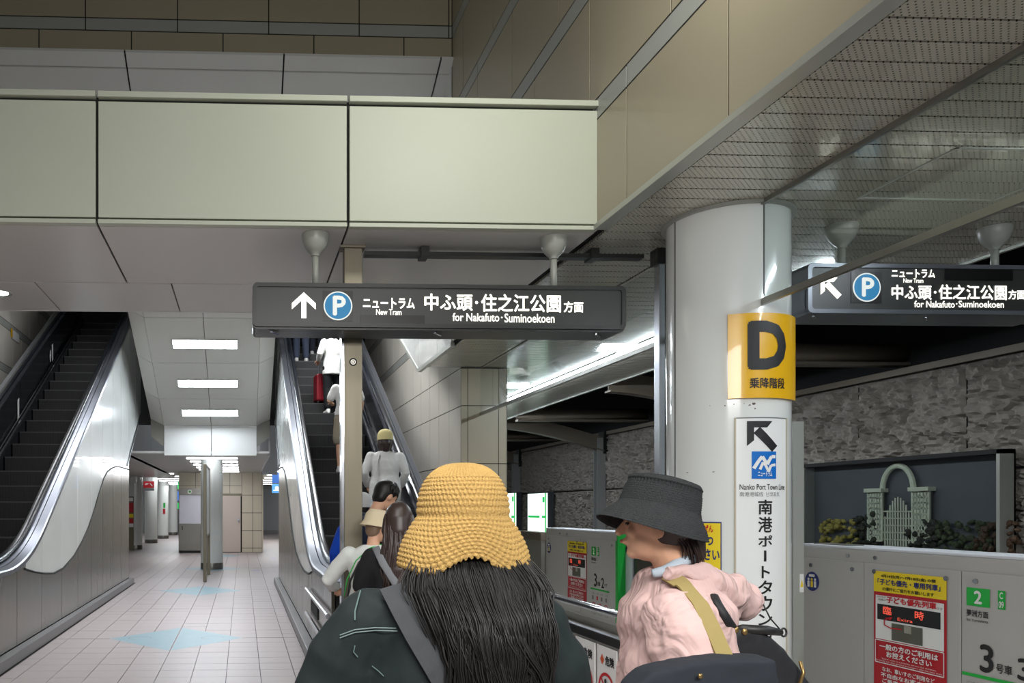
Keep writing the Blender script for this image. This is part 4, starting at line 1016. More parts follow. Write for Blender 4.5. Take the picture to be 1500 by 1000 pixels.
for i, yy in enumerate((6.85, 12.45, 18.05, 23.65, 29.25)):
    near = ['hidden nearest', 'second', 'third', 'fourth', 'farthest'][i]
    t = empty('steel_column', (XT-.18, yy, 0), label=f'steel wall column with arched beam, {["nearest the camera behind the right sign", "hidden behind the white pillar", "seen just above the black hat", "between the bright notice boards", "farthest along the stone wall"][i]}', cat='column', group='steel columns along the stone track wall'); r = rel(t)
    r(MB().box(XT-.26, XT-.06, yy-.10, yy-.085, -1.2, 3.15).box(XT-.26, XT-.06, yy+.085, yy+.10, -1.2, 3.15).build('flange', mat('column_grey', (165, 165, 162), .4, .2), None))
    r(boxo('web', None, mat('column_blue', (52, 66, 76), .5), XT-.17, XT-.155, yy-.09, yy+.09, -1.2, 3.15))
    pts = []
    n = 14
    top = [(5.87+(XT-.1-5.87)*j/n, 0) for j in range(n+1)]
    def za(x): return 3.40-.56*((x-5.87)/2.6)**1.5
    lo = [(x, yy-.06, za(x)) for x, _ in top]; hi = [(x, yy-.06, za(x)+.30) for x, _ in top][::-1]
    r(MB().prism(lo+hi, (0, .02, 0)).build('arched_beam_web', M['beam'], None))
    r(MB().rings([[Vector((x, yy-.14, za(x)-.03)), Vector((x, yy+.06, za(x)-.03)), Vector((x, yy+.06, za(x))), Vector((x, yy-.14, za(x)))] for x, _ in top]).build('arched_beam_flange', M['beam'], None))
    r(boxo('end_plate', None, M['sign_case'], XT-.12, XT-.02, yy-.14, yy+.14, 2.78, 3.3))
for i, yy in enumerate((4.3, 10.0, 16.6, 21.4, 26.5)):
    t = empty('straight_beam', (7.2, yy, 3.4), label=f'brown horizontal beam spanning the dark track, {["nearest, overhead", "seen between the right sign and the stone wall", "seen left of the white pillar", "lower and farther behind the left door housing", "farthest"][i]}', cat='beam', group='straight beams over the track'); r = rel(t)
    r(MB().tube([(5.87, yy, 3.54), (9.0, yy, 3.54)], .10, 14, sy=1.2).build('web', M['beam'], None, smooth=True)); r(boxo('flange', None, M['beam'], 5.87, 9.0, yy-.09, yy+.09, 3.37, 3.41))
# lit notice boards on the stone wall
for px0, px1, lab in ((774, 802, 'bright white and green lit notice board on the stone wall, right one'), (742, 756, 'bright lit notice board on the stone wall, left one, cut by the tiled pier')):
    a = onX(px0, 722, XT-.28); b = onX(px1, 778, XT-.28); y0, y1 = b.y, a.y
    if px0 == 742: y1 = y0+1.6
    t = empty('notice_board', (XT-.3, (y0+y1)/2, 1.3), label=lab, cat='notice board'); r = rel(t)
    z0, z1 = onX(px1-2, 779, XT-.28).z, onX(px1-2, 722, XT-.28).z
    r(boxo('frame', None, M['sign_case_grey'], XT-.28, XT-.12, y0-.03, y1+.03, z0-.03, z1+.03)); r(boxo('sheet', None, M['notice'], XT-.30, XT-.28, y0, y1, z0, z1))
    fnn = lambda u, v, d=0: Vector((XT-.301-d, -u, v))
    r(poly('green_band', rect(-y1+.05, z0+.36*(z1-z0), -y0-.5, z0+.42*(z1-z0)), M['notice_green'], None, fnn, .002)); r(poly('green_band', rect(-y0-.35, z0+.36*(z1-z0), -y0-.08, z0+.42*(z1-z0)), M['notice_green'], None, fnn, .002))
    r(poly('green_band', rect(-y0-.12, z0, -y0-.03, z1), M['notice_green'], None, fnn, .002)); r(poly('green_badge', rect(-y0-.3, z1-.25, -y0-.14, z1-.1), M['notice_green'], None, fnn, .003))
# garden showcase
ga, gb = onX(1199, 680, XT-.05), onX(1497, 655, XT-.05); y1, y0 = ga.y, gb.y; zt = ga.z; zb = .72
sc_ = empty('garden_showcase', (XT-.1, (y0+y1)/2, zb), label='dark glazed showcase with a pale trellis garden arch set in the stone wall', cat='showcase'); r = rel(sc_)
Xb = XT-.24
r(boxo('back', None, mat('showcase_back', (92, 94, 100), .6, 0, .25, 3), Xb+.10, Xb+.12, y0, y1, zb, zt))
for q in ((y0, y0+.04, zb, zt), (y1-.04, y1, zb, zt)): r(boxo('frame', None, M['trim'], Xb-.06, Xb+.12, *q))
r(boxo('frame', None, M['joint'], Xb-.06, Xb+.12, y0, y1, zt-.05, zt)); r(boxo('frame', None, M['trim'], Xb-.06, Xb+.12, y0, y1, zb-.03, zb))
tm_ = mat('trellis_cream', (226, 230, 205), .6)
def gy(px): return onX(px, 730, Xb+.05).y
def gz(px, py): return onX(px, py, Xb+.05).z
pa, pb_, pc_, pd_ = gy(1273), gy(1293), gy(1338), gy(1362)
for u, v in ((pb_, pa), (pd_, pc_)):
    zt2_ = gz(1300, 717); zb2_ = gz(1300, 792)
    r(boxo('trellis_cap', None, tm_, Xb, Xb+.1, u-.03, v+.03, zt2_-.03, zt2_+.02))
    m_ = MB()
    for j in range(6): yq = u+(v-u)*j/5; m_.box(Xb+.03, Xb+.05, yq-.012, yq+.012, zb2_, zt2_-.02)
    for j in range(10): zq = zb2_+(zt2_-zb2_)*j/9.5; m_.box(Xb+.03, Xb+.05, u, v, zq-.012, zq+.012)
    r(m_.build('trellis_pillar', tm_, None)); r(boxo('trellis_back', None, mat('trellis_shade', (110, 112, 98), .7), Xb+.06, Xb+.08, u, v, zb2_, zt2_))
cy = (pb_+pc_)/2; ra = (pb_-pc_)/2; zs_ = gz(1315, 716)
rise = gz(1315, 682)-zs_
arc = [(Xb+.05, cy+cos(a_)*ra, zs_+sin(a_)*rise) for a_ in [pi*j/20 for j in range(21)]]
r(MB().tube(arc, .035, 8, sx=.8).build('trellis_arch', tm_, None))
m_ = MB()
for j in range(11): yq = pc_+.03+(pb_-pc_-.06)*j/10; m_.box(Xb+.05, Xb+.06, yq-.008, yq+.008, zb, zs_-.35+.25*sin(pi*j/10))
for j in range(9): m_.box(Xb+.05, Xb+.06, pc_, pb_, zb+.02+j*.09, zb+.035+j*.09)
r(m_.build('trellis_gate', tm_, None))
cols = [((165, 150, 70), 1204, 1255), ((48, 52, 38), 1250, 1285), ((46, 48, 40), 1330, 1372), ((70, 80, 52), 1370, 1450), ((88, 66, 48), 1430, 1490)]
for ci, (c_, a_, b_) in enumerate(cols):
    m_ = MB(); ya_, yb_ = gy(b_), gy(a_)
    for j in range(70):
        yq = random.uniform(ya_, yb_); m_.ell((Xb+random.uniform(.02, .08), yq, zb+.15+random.uniform(0, .48)*(1 if ci != 1 else 1.2)), .03, random.uniform(.03, .06), random.uniform(.02, .045), 6, 4, Matrix.Rotation(random.uniform(-1, 1), 3, 'X'))
    r(m_.build('shrub_foliage', mat('foliage_%d' % ci, c_, .8, 0, .4, 20), None))
r(boxo('gravel', None, mat('gravel', (105, 84, 66), .9, 0, .3, 30), Xb-.03, Xb+.1, y0+.04, y1-.04, zb, zb+.06))
r(boxo('glass_pane', None, M['showglass'], Xb-.05, Xb-.045, y0+.04, y1-.04, zb, zt-.05))

# ================================================================= RAILING WITH DANGER SIGNS
XR_ = 2.14
ra_ = onX(918, 903, XR_); yn = ra_.y; yf = 5.9
zr_ = onX(870, 889.5, XR_).z; zk = onX(870, 929, XR_).z
rl = empty('guard_railing', (XR_, (yn+yf)/2, 0), label='polished tube guard railing with danger boards between the two women in hats', cat='railing'); r = rel(rl)
r(MB().tube([(XR_, yf, zr_), (XR_, yn+.06, zr_), (XR_, yn+.02, zr_-.012), (XR_, yn, zr_-.05), (XR_, yn, 0)], .021, 14).build('top_rail', M['chrome'], None, smooth=True))
r(boxo('lower_rail', None, M['sign_case'], XR_-.02, XR_+.02, yn+.02, yf, zk-.028, zk+.028, .004)); r(boxo('back_panel', None, M['door_grey'], XR_+.0, XR_+.012, yn+.02, yf, .05, zk-.028))
for px0, px1, lab in ((843, 872, 'white danger board with no-running symbol on the railing, left one'), (874.5, 904, 'white danger board with no-running symbol on the railing, right one')):
    a = onX(px0, 930, XR_-.01).y; b = onX(px1, 940, XR_-.01).y
    t = empty('danger_board', (XR_-.012, (a+b)/2, .4), label=lab, cat='sign'); r = rel(t)
    zt_b = zk-.045
    r(boxo('board', None, M['white'], XR_-.012, XR_-.002, b+.005, a-.005, .1, zt_b, .003))
    fb_ = lambda u, v, d=0: Vector((XR_-.0125-d, -u, v)); u0, u1 = -a, -b; W = u1-u0; uc = (u0+u1)/2
    r(text('危険', 'lettering', M['black'], None, fb_, u0+W*.46, zt_b-.105, u0+W*.88, zt_b-.05, bold=.03)); r(poly('diamond_mark', [(u0+W*.3, zt_b-.045), (u0+W*.2, zt_b-.078), (u0+W*.3, zt_b-.11), (u0+W*.4, zt_b-.078)], mat('orange_ink', (200, 80, 30), .5), None, fb_))
    vc = zt_b-.25; R0 = W*.40
    r(poly('prohibition_ring', annulus(uc, vc, R0*.82, R0, 32), M['redtext'], None, fb_)); r(poly('prohibition_bar', bar(uc-R0*.6, vc+R0*.62, uc+R0*.6, vc-R0*.62, R0*.13), M['redtext'], None, fb_, .004))
    r(poly('prohibition_figure', [circ(uc, vc+R0*.52, R0*.14, 14), bar(uc, vc+R0*.4, uc, vc-R0*.1, R0*.28), bar(uc, vc+R0*.3, uc-R0*.45, vc, R0*.11), bar(uc, vc+R0*.3, uc+R0*.42, vc+R0*.1, R0*.11), bar(uc, vc, uc-R0*.4, vc-R0*.5, R0*.13), bar(uc, vc, uc+R0*.3, vc-R0*.3, R0*.13), bar(uc+R0*.3, vc-R0*.3, uc+R0*.2, vc-R0*.62, R0*.12)], M['black'], None, fb_, .006))
# ================================================================= PEOPLE
def remesh(o, vox, it=4, f=.6):
    m = o.modifiers.new('remesh', 'REMESH'); m.mode = 'VOXEL'; m.voxel_size = vox; m.use_smooth_shade = True
    if it: k = o.modifiers.new('smooth', 'SMOOTH'); k.factor = f; k.iterations = it
    return o
def displace(o, size, strength, stretch=None, kind='CLOUDS'):
    t = D.textures.new('folds', kind); t.noise_scale = size
    if kind == 'MARBLE': t.turbulence = 9; t.marble_type = 'SOFT'; t.noise_depth = 1
    if kind == 'CLOUDS': t.noise_depth = 2
    k = o.modifiers.new('folds', 'DISPLACE'); k.texture = t; k.strength = strength; k.mid_level = .5; k.texture_coords = 'LOCAL'
    if stretch:
        e = D.objects.new('tmp', None)
    return o
def cloth(name, col, rough=.85, bump=.3, bscale=12, stretch=(1, 1, .5), spec=.25, amt=.08):
    return mat(name, col, rough, 0, amt, 5, bump, bscale, spec=spec, stretch=stretch)
def hand(mb, wrist, d, up, s=1.0, curl=.5):
    """palm and five fingers; d = direction of the hand, up = back-of-hand normal"""
    d = Vector(d).normalized(); up = Vector(up); up = (up-d*up.dot(d)).normalized(); side = d.cross(up)
    w_ = Vector(wrist); palm = [w_, w_+d*.035*s, w_+d*.075*s]
    mb.tube(palm, [.024*s, .036*s, .038*s], 12, sx=.45, sy=1, up=up)
    for j, (o_, l) in enumerate(((-.029, .062), (-.010, .072), (.010, .068), (.028, .054))):
        b_ = w_+d*.070*s+side*o_*s; pts = [b_]; dd = d
        for q in range(3):
            ang = curl*(.5+.45*q); dd = (d*cos(ang)-up*sin(ang)).normalized(); pts.append(pts[-1]+dd*l*s*(.42, .33, .25)[q])
        mb.limb(pts, [.0088*s, .0085*s, .008*s, .007*s], 8)
    b_ = w_+d*.022*s-side*.030*s; t1_ = b_+(d*.5-side*.75-up*.25)*.035*s; mb.limb([b_, t1_, t1_+(d*.9-side*.1-up*.4)*.03*s], [.012*s, .0105*s, .009*s], 8)
def headgeo(mb, c, rot, s=1.0):
    c = Vector(c)
    def P(x, y, z): return c+rot @ (Vector((x, y, z))*s)
    mb.ell(c+rot @ Vector((0, -.008, .022))*s, .076*s, .094*s, .098*s, 24, 16, rot)
    mb.ell(P(0, .022, -.042), .057*s, .062*s, .066*s, 20, 12, rot)         # jaw and cheeks
    mb.ell(P(0, .060, -.085), .024*s, .022*s, .020*s, 12, 8, rot)          # chin
    mb.limb([P(0, .082, .018), P(0, .100, -.012), P(0, .106, -.024)], [.010*s, .012*s, .014*s], 10)   # nose
    mb.ell(P(0, .088, -.052), .022*s, .010*s, .010*s, 12, 8, rot)          # mouth
    mb.ell(P(0, .078, .030), .052*s, .016*s, .010*s, 14, 8, rot)           # brow
    for q in (-1, 1):
        mb.ell(P(q*.076, -.006, -.004), .010*s, .018*s, .032*s, 12, 10, rot)   # ear
        mb.ell(P(q*.034, .066, -.018), .022*s, .018*s, .018*s, 12, 8, rot)     # cheekbone
def person(name_label, x, y, z, h=1.6, yaw=0, top=None, bottom=None, shoe=None, hair='short', hairmat=None, arms=None, sleeve='long', shorts=False,
           lean=0, headrot=(0, 0, 0), vox=.009, group=None, cap=None, long_top=0, skinmat=None, stride=0, name='person', noleg=False, width=1.0, hand_curl=.5):
    root = empty(name, (x, y, z), yaw, label=name_label, cat='person', group=group)
    k = h/1.6
    def T(p):
        p = Vector(p)
        if lean and p.z > .92:
            a = lean*min(1, (p.z-.92)/.25); dz = p.z-.92; p = Vector((p.x, p.y+dz*sin(a), .92+dz*cos(a)))
        return p*k
    skinmat = skinmat or M['skin']
    arms = arms or {-1: ((-.24, -.02, 1.06), (-.23, .08, .84)), 1: ((.24, -.02, 1.06), (.23, .08, .84))}
    hr = Matrix.Rotation(headrot[2], 3, 'Z') @ Matrix.Rotation(-headrot[0]-lean*.6, 3, 'X') @ Matrix.Rotation(headrot[1], 3, 'Y')
    nb = T((0, 0, 1.345)); hc = nb+(hr @ Vector((0, .018, .145)))*k
    sk = MB(); headgeo(sk, hc, hr, k)
    sk.limb([T((0, -.01, 1.30)), nb+Vector((0, .0, .03))*k, hc+(hr @ Vector((0, -.02, -.05)))*k], [.060*k, .050*k, .052*k])
    sk.loft([(*T((0, 0, zz)), rx*k*width, ry*k) for zz, rx, ry in ((.80, .13, .09), (.95, .12, .085), (1.08, .12, .09), (1.22, .15, .10), (1.30, .13, .075), (1.34, .06, .055))])
    for q in (-1, 1):
        sh = T((q*.165*width, 0, 1.285)); el, ha = Vector(arms[q][0])*k, Vector(arms[q][1])*k
        if lean: el, ha = T(arms[q][0]), T(arms[q][1])
        sk.limb([sh, (sh+el)/2, el, (el+ha)/2, ha], [.047*k, .043*k, .036*k, .034*k, .024*k])
        dd = (ha-el).normalized(); hand(sk, ha, dd, Vector((q, 0, .2)) if abs(dd.z) > .6 else Vector((0, 0, 1)), k, hand_curl)
        yo = stride*q*.5
        sk.limb([Vector((q*.085, 0, .84))*k, Vector((q*.095, .01+yo*.5, .46))*k, Vector((q*.10, -.02+yo*.8, .28))*k, Vector((q*.10, -.03+yo, .07))*k], [.085*k, .058*k, .053*k, .036*k])
        sk.limb([Vector((q*.10, -.04+yo, .045))*k, Vector((q*.105, .12+yo, .035))*k], [.038*k, .034*k])
    remesh(sk.build('body', skinmat, root, smooth=True), vox)
    # eyes, brows, lips
    for q in (-1, 1):
        e = MB(); e.ell(hc+(hr @ Vector((q*.031, .083, .006)))*k, .010*k, .006*k, .0055*k, 10, 8, hr); e.build('eye', M['eye'], root, smooth=True)
    lp = MB(); lp.ell(hc+(hr @ Vector((0, .097, -.052)))*k, .019*k, .004*k, .006*k, 10, 8, hr); lp.build('lips', M['lip'], root, smooth=True)
    # top
    tp = MB()
    zb_ = .86-long_top
    secs = [(zb_, .182, .142), (.92, .174, .135), (1.02, .15, .11), (1.12, .16, .118), (1.22, .182, .12), (1.285, .175, .10), (1.33, .105, .075), (1.352, .068, .062)]
    tp.loft([(*T((0, 0, a)), b*k*width, c_*k) for a, b, c_ in secs], 32)
    for q in (-1, 1):
        sh = T((q*.160*width, 0, 1.275)); el, ha = Vector(arms[q][0])*k, Vector(arms[q][1])*k
        if lean: el, ha = T(arms[q][0]), T(arms[q][1])
        if sleeve == 'long': tp.limb([sh, (sh+el)/2, el, (el+ha)/2, el.lerp(ha, .93)], [.068*k, .066*k, .056*k, .054*k, .044*k])
        else: tp.limb([sh, sh.lerp(el, .4), sh.lerp(el, .72)], [.068*k, .070*k, .066*k])
    o = remesh(tp.build('shirt', top, root, smooth=True), vox*1.1); displace(o, .11, .016)
    if not noleg:
        pn = MB(); pn.loft([(0, 0, a*k, b*k, c_*k) for a, b, c_ in ((.78, .165, .12), (.88, .168, .122), (.96, .148, .108))], 28)
        for q in (-1, 1):
            yo = stride*q*.5
            if shorts: pn.limb([Vector((q*.085, 0, .82))*k, Vector((q*.10, .01+yo*.3, .60))*k, Vector((q*.105, .01+yo*.5, .50))*k], [.10*k, .10*k, .10*k])
            else: pn.limb([Vector((q*.085, 0, .82))*k, Vector((q*.095, .01+yo*.5, .46))*k, Vector((q*.10, -.02+yo*.8, .26))*k, Vector((q*.10, -.03+yo, .12))*k], [.098*k, .078*k, .070*k, .066*k])
        o = remesh(pn.build('trousers' if not shorts else 'shorts', bottom, root, smooth=True), vox*1.2); displace(o, .09, .012)
        for q in (-1, 1):
            s_ = MB(); yo = stride*q*.5
            s_.loft([(q*.10*k, (.035+yo)*k, a*k, b*k, c_*k) for a, b, c_ in ((.0, .044, .125), (.03, .048, .13), (.06, .044, .115))], 20); s_.loft([(q*.10*k, (-.035+yo)*k, a*k, b*k, c_*k) for a, b, c_ in ((.03, .044, .055), (.10, .042, .05))], 16)
            remesh(s_.build('shoe', shoe or M['white'], root, smooth=True), .008)
    # hair
    hm = hairmat or M['hair']
    if hair:
        hb = MB()
        hb.ell(hc+(hr @ Vector((0, -.020, .036)))*k, .085*k, .098*k, .098*k, 24, 14, hr)
        if hair == 'short':
            hb.ell(hc+(hr @ Vector((0, -.05, -.02)))*k, .070*k, .055*k, .07*k, 18, 10, hr)
        if hair in ('bob', 'long'):
            hb.limb([hc+(hr @ Vector((0, -.05, .03)))*k, hc+(hr @ Vector((0, -.065, -.05)))*k, hc+(hr @ Vector((0, -.06, -.11)))*k], [.080*k, .078*k, .06*k])
            for q in (-1, 1): hb.limb([hc+(hr @ Vector((q*.05, -.02, .03)))*k, hc+(hr @ Vector((q*.070, -.02, -.05)))*k, hc+(hr @ Vector((q*.06, -.03, -.12)))*k], [.045*k, .036*k, .022*k])
        if hair == 'long':
            hb.tube([hc+Vector((0, -.055, -.02))*k, hc+Vector((0, -.10, -.15))*k, hc+Vector((0, -.125, -.28))*k, hc+Vector((0, -.115, -.40))*k], [.085*k, .09*k, .085*k, .03*k], 18, sx=1, sy=.5, up=(1, 0, 0))
        # keep the face clear
        o = remesh(hb.build('hair', hm, root, smooth=True), .009)
        o['keep'] = 1
    root['hc'] = tuple(hc); 
    if 'keep' in o: del o['keep']
    return root, hc, hr, k, T
def capgeo(root, hc, hr, k, m_, brim=True, back=False):
    c_ = MB(); P = lambda x, y, z: hc+(hr @ Vector((x, y, z)))*k
    rr = []
    for i in range(10):
        a = i/9*pi/2; rr.append([P(cos(2*pi*j/28)*.103*cos(a)**.8, -.028+sin(2*pi*j/28)*.122*cos(a)**.8, .050+.098*sin(a)) for j in range(28)])
    c_.rings([[P(cos(2*pi*j/28)*.102, -.028+sin(2*pi*j/28)*.120, .005) for j in range(28)]]+rr)
    cp_ = smooth_by_angle(c_.build('cap', m_, root), 60)
    if brim:
        b_ = MB(); n = 14; up_ = []; lo_ = []
        vs = [P(.085*cos(pi*j/n), .05+.12*sin(pi*j/n), .022-.02*sin(pi*j/n)) for j in range(n+1)]
        b_.prism(vs, (0, 0, .008)); b_.build('brim', m_, cp_)
    bt = MB(); bt.ell(P(0, -.028, .149), .008*k, .008*k, .005*k, 8, 6); bt.build('button', m_, cp_)
white_cloth = cloth('white_shirt_cloth', (206, 206, 202)); beige_cloth = cloth('beige_short_cloth', (150, 140, 122)); navy_cloth = cloth('navy_shirt_cloth', (30, 40, 58))
jeans = cloth('blue_jeans_cloth', (66, 74, 92)); black_cloth = cloth('black_cloth', (20, 21, 23)); grey_cloth = cloth('grey_cloth', (110, 112, 115))
def onstep(px, Y, dz=0): 
    p = onY(px, 700, Y); n_ = round((Y-(8.79+.05))/.4-.5); yy = 8.79+.05+.4*n_+.22
    return p.x*yy/Y, yy, zstep(yy, 8.04, 9.54)+.062
G_ = 'riders on the right escalator'
x, y, z = onstep(441, 16.7); person('rider in blue jeans and white shoes, topmost on the left side of the right escalator', x, y, z, 1.65, .1, grey_cloth, jeans, M['white'], vox=.012, group=G_)
x, y, z = onstep(464, 17.1); person('rider in dark jeans high on the right escalator, beside the one in blue jeans', x, y, z, 1.62, -.1, black_cloth, cloth('dark_jeans_cloth', (48, 52, 62)), M['white'], vox=.012, group=G_)
x, y, z = onstep(487, 14.1); person('rider in loose white shirt and black trousers beside the red suitcase', x, y, z, 1.64, .25, white_cloth, black_cloth, M['white'], vox=.010, group=G_, long_top=.16, hair='bob',
    arms={-1: ((-.25, -.04, 1.06), (-.22, .12, .98)), 1: ((.24, 0, 1.06), (.22, .12, .86))})
sx_, sy_, sz_ = onstep(470, 14.5)
sc2 = empty('suitcase', (sx_, sy_+.02, sz_), .1, label='red upright suitcase on the right escalator beside the white-shirted rider', cat='suitcase', group=None)
redc = mat('red_suitcase', (140, 24, 38), .35)
boxo('shell', sc2, redc, -.11, .11, -.17, .17, .05, .56, .03)
for q in range(4): boxo('rib', sc2, redc, -.075+.045*q, -.06+.045*q, -.178, .178, .09, .53)
for a, b in ((-.08, -.13), (.08, -.13), (-.08, .13), (.08, .13)): MB().tube([(a-.012, b, .028), (a+.012, b, .028)], .028, 12).build('wheel', M['black'], sc2)
MB().tube([(-.06, -.1, .56), (-.06, -.1, .80), (.06, -.1, .80), (.06, -.1, .56)], .009, 8).build('handle', M['sign_case_grey'], sc2)
x, y, z = onstep(507, 12.2); person('rider in white tee and beige shorts on the right escalator, mostly behind the bronze post', x, y, z, 1.66, 0, white_cloth, beige_cloth, M['white'], shorts=True, sleeve='short', vox=.010, group=G_,
    arms={-1: ((-.26, -.02, 1.08), (-.20, .20, 1.08)), 1: ((.24, 0, 1.06), (.22, .1, .86))})
x, y, z = onstep(564, 10.2); rt, hc, hr, k, T_ = person('rider in cream baseball cap and white shirt seen from behind on the right escalator', x, y, z, 1.60, 0, cloth('pale_grey_shirt_cloth', (200, 200, 196)), grey_cloth, M['white'], hair='bob', hairmat=M['hairb'], vox=.009, group=G_, long_top=.2, width=1.2,
    arms={-1: ((-.27, -.02, 1.06), (-.22, .10, .90)), 1: ((.27, -.02, 1.06), (.24, .10, .90))})
cream = cloth('cream_cap_cloth', (206, 192, 138), bump=.15); capgeo(rt, hc, hr, k, cream)
# bag straps of the capped rider
MB().tube([T_((-.09, -.10, 1.30)), T_((-.14, -.135, 1.15)), T_((-.15, -.13, .95))], .012, 8, sx=.5).build('strap', white_cloth, rt)
# queue at the foot of the escalator
def atpx(px, Y): p = onY(px, 745, Y); return p.x, Y
G2 = 'people queueing at the foot of the right escalator'
x, y = atpx(529, 7.25); rt, hc, hr, k, T_ = person('person in blue shirt and white cap, almost hidden by the bronze post', x, y, .02, 1.60, -.2, cloth('royal_blue_cloth', (24, 74, 190)), black_cloth, M['white'], hair='short', vox=.010, group=G2)
capgeo(rt, hc, hr, k, cloth('white_cap_cloth', (225, 225, 222), bump=.1))
MB().tube([hc+Vector((cos(a)*.098, -.012+sin(a)*.110, .02))*k for a in [2*pi*j/24 for j in range(25)]], .006, 6).build('cap_band', M['black'], rt)
x, y = atpx(537, 6.6); rt, hc, hr, k, T_ = person('black-haired man in navy shirt looking down to the right at the escalator foot', x, y, .02, 1.74, -1.15, navy_cloth, jeans, M['white'], hair='short', lean=.22, headrot=(.35, 0, 0), sleeve='short', vox=.008, group=G2,
    arms={-1: ((-.22, .10, 1.05), (-.14, .30, 1.0)), 1: ((.24, .06, 1.04), (.18, .26, .96))})
# fringe locks of the man's hair
hf = MB()
random.seed(3)
for i in range(60):
    a = random.uniform(-1.9, 1.9); p0 = hc+(hr @ Vector((sin(a)*.06, .035*cos(a)+.0, .115)))*k; p1 = hc+(hr @ Vector((sin(a)*.088, .092*cos(a)-.012, .065+random.uniform(-.02, .02))))*k; p2 = hc+(hr @ Vector((sin(a)*.090, .104*cos(a)-.012, .035+random.uniform(-.02, .015))))*k
    hf.tube([p0, p1, p2], [.012, .010, .003], 6)
hf.build('fringe', M['hair'], rt, smooth=True)
x, y = atpx(547, 5.6); rt, hc, hr, k, T_ = person('person in white top with black and green shoulder strap, hand on the handrail', x, y, .0, 1.47, -.25, cloth('white_waffle_cloth', (205, 208, 204)), grey_cloth, M['white'], hair='short', hairmat=mat('light_brown_hair', (120, 98, 78), .5), headrot=(.2, 0, -.9), vox=.007, group=G2, width=1.18,
    arms={-1: ((-.36, .02, 1.07), (-.335, .28, .985)), 1: ((.28, .05, 1.05), (.24, .2, .9))}, hand_curl=.8, long_top=.1)
bh_ = MB(); capm = cloth('cream_bucket_cloth', (200, 186, 156), bump=.15)
P = lambda x, y, z: hc+(hr @ Vector((x, y, z)))*k
bh_.rings([[P(cos(2*pi*j/28)*r_, -.01+sin(2*pi*j/28)*r_*1.1, z_) for j in range(28)] for r_, z_ in ((.130, .0), (.108, .045), (.100, .10), (.075, .135), (.01, .142))])
smooth_by_angle(bh_.build('bucket_hat', capm, rt), 50)
stp = [T_((.10, .02, 1.345)), T_((.0, -.085, 1.315)), T_((-.10, -.135, 1.22)), T_((-.165, -.14, 1.08)), T_((-.19, -.12, .95))]
MB().tube(stp, .024, 10, sx=1, sy=.3, up=(1, 0, .5)).build('shoulder_strap', M['black'], rt, smooth=True)
MB().tube([p+Vector((-.02, -.012, .014)) for p in stp], .008, 8, sx=1, sy=.5, up=(1, 0, .5)).build('strap_edging', M['green'], rt, smooth=True)
x, y = atpx(584, 4.5); rt, hc, hr, k, T_ = person('girl with long dark hair and black top, just left of the yellow hat', x, y, 0, 1.52, -.15, black_cloth, jeans, M['white'], hair='long', hairmat=M['hairb'], sleeve='short', vox=.008, group=G2, width=1.0,
    arms={-1: ((-.24, .02, 1.05), (-.20, .18, .95)), 1: ((.24, .02, 1.05), (.2, .18, .95))})
MB().tube([T_((-.14, -.03, 1.345)), T_((-.10, -.13, 1.26)), T_((0, -.15, 1.1)), T_((.12, -.14, .95))], .022, 10, sx=1, sy=.3, up=(1, 0, .6)).build('shoulder_strap', grey_cloth, rt, smooth=True)
ha_ = MB(); random.seed(11)
for i in range(140):
    a = random.uniform(-1.35, 1.35); st_ = hc+Vector((sin(a)*.085, -.03-cos(a)*.075, random.uniform(-.02, .06)))*k
    ha_.tube([st_, st_+Vector((sin(a)*.012, -.035, -.14)), st_+Vector((sin(a)*.02+random.uniform(-.02, .02), -.05, -.27)), st_+Vector((random.uniform(-.03, .03), -.04, -.36-random.uniform(0, .08)))], [.006, .008, .007, .002], 5)
ha_.build('hair_locks', M['hairb'], rt, smooth=True)

# ----------------------------------------------------------------- woman in the yellow crochet hat
HY = 1.9
def HX(px, Y=HY): return onY(px, 745, Y).x
hx = HX(676); bx_ = HX(650)
lady = empty('person', (hx, HY, 0), label='woman in yellow crochet hat and dark green jacket, long black hair, seen from behind', cat='person')
L_ = rel(lady)
jk = cloth('dark_green_jacket', (21, 31, 31), .75, .35, 9, (1, 1, .6), .3, .15)
sk = MB(); I3 = Matrix.Identity(3)
headgeo(sk, (hx, HY+.01, 1.475), I3, 1.02)
sk.limb([(hx, HY-.01, 1.24), (hx, HY-.005, 1.34), (hx, HY, 1.42)], [.07, .056, .056])
sk.loft([(hx, HY, zz, rx, ry) for zz, rx, ry in ((.80, .15, .1), (.95, .14, .095), (1.1, .15, .10), (1.24, .16, .10), (1.29, .08, .07))])
armsL = {-1: ((hx-.33, HY+.02, 1.02), (hx-.30, HY+.26, .92)), 1: ((hx+.26, HY+.02, 1.0), (hx+.24, HY+.25, .93))}
for q in (-1, 1):
    sh = Vector((hx-.01+q*.18, HY, 1.23)); el, ha = map(Vector, armsL[q])
    sk.limb([sh, (sh+el)/2, el, (el+ha)/2, ha], [.05, .045, .038, .034, .025]); hand(sk, ha, (ha-el), (0, 0, 1), 1, .6)
    sk.limb([(hx+q*.09, HY, .82), (hx+q*.095, HY+.01, .45), (hx+q*.1, HY-.02, .27), (hx+q*.1, HY-.03, .07)], [.09, .06, .055, .037]); sk.limb([(hx+q*.1, HY-.04, .045), (hx+q*.105, HY+.12, .035)], [.038, .034])
L_(remesh(sk.build('body', M['skin'], None, smooth=True), .008))
for q in (-1, 1):
    e = MB(); e.ell((hx+q*.031, HY+.094, 1.481), .010, .006, .0055, 10, 8); L_(e.build('eye', M['eye'], None, smooth=True))
lp = MB(); lp.ell((hx, HY+.11, 1.422), .019, .004, .006, 10, 8); L_(lp.build('lips', M['lip'], None, smooth=True))
tp = MB()
cx0 = hx-.025
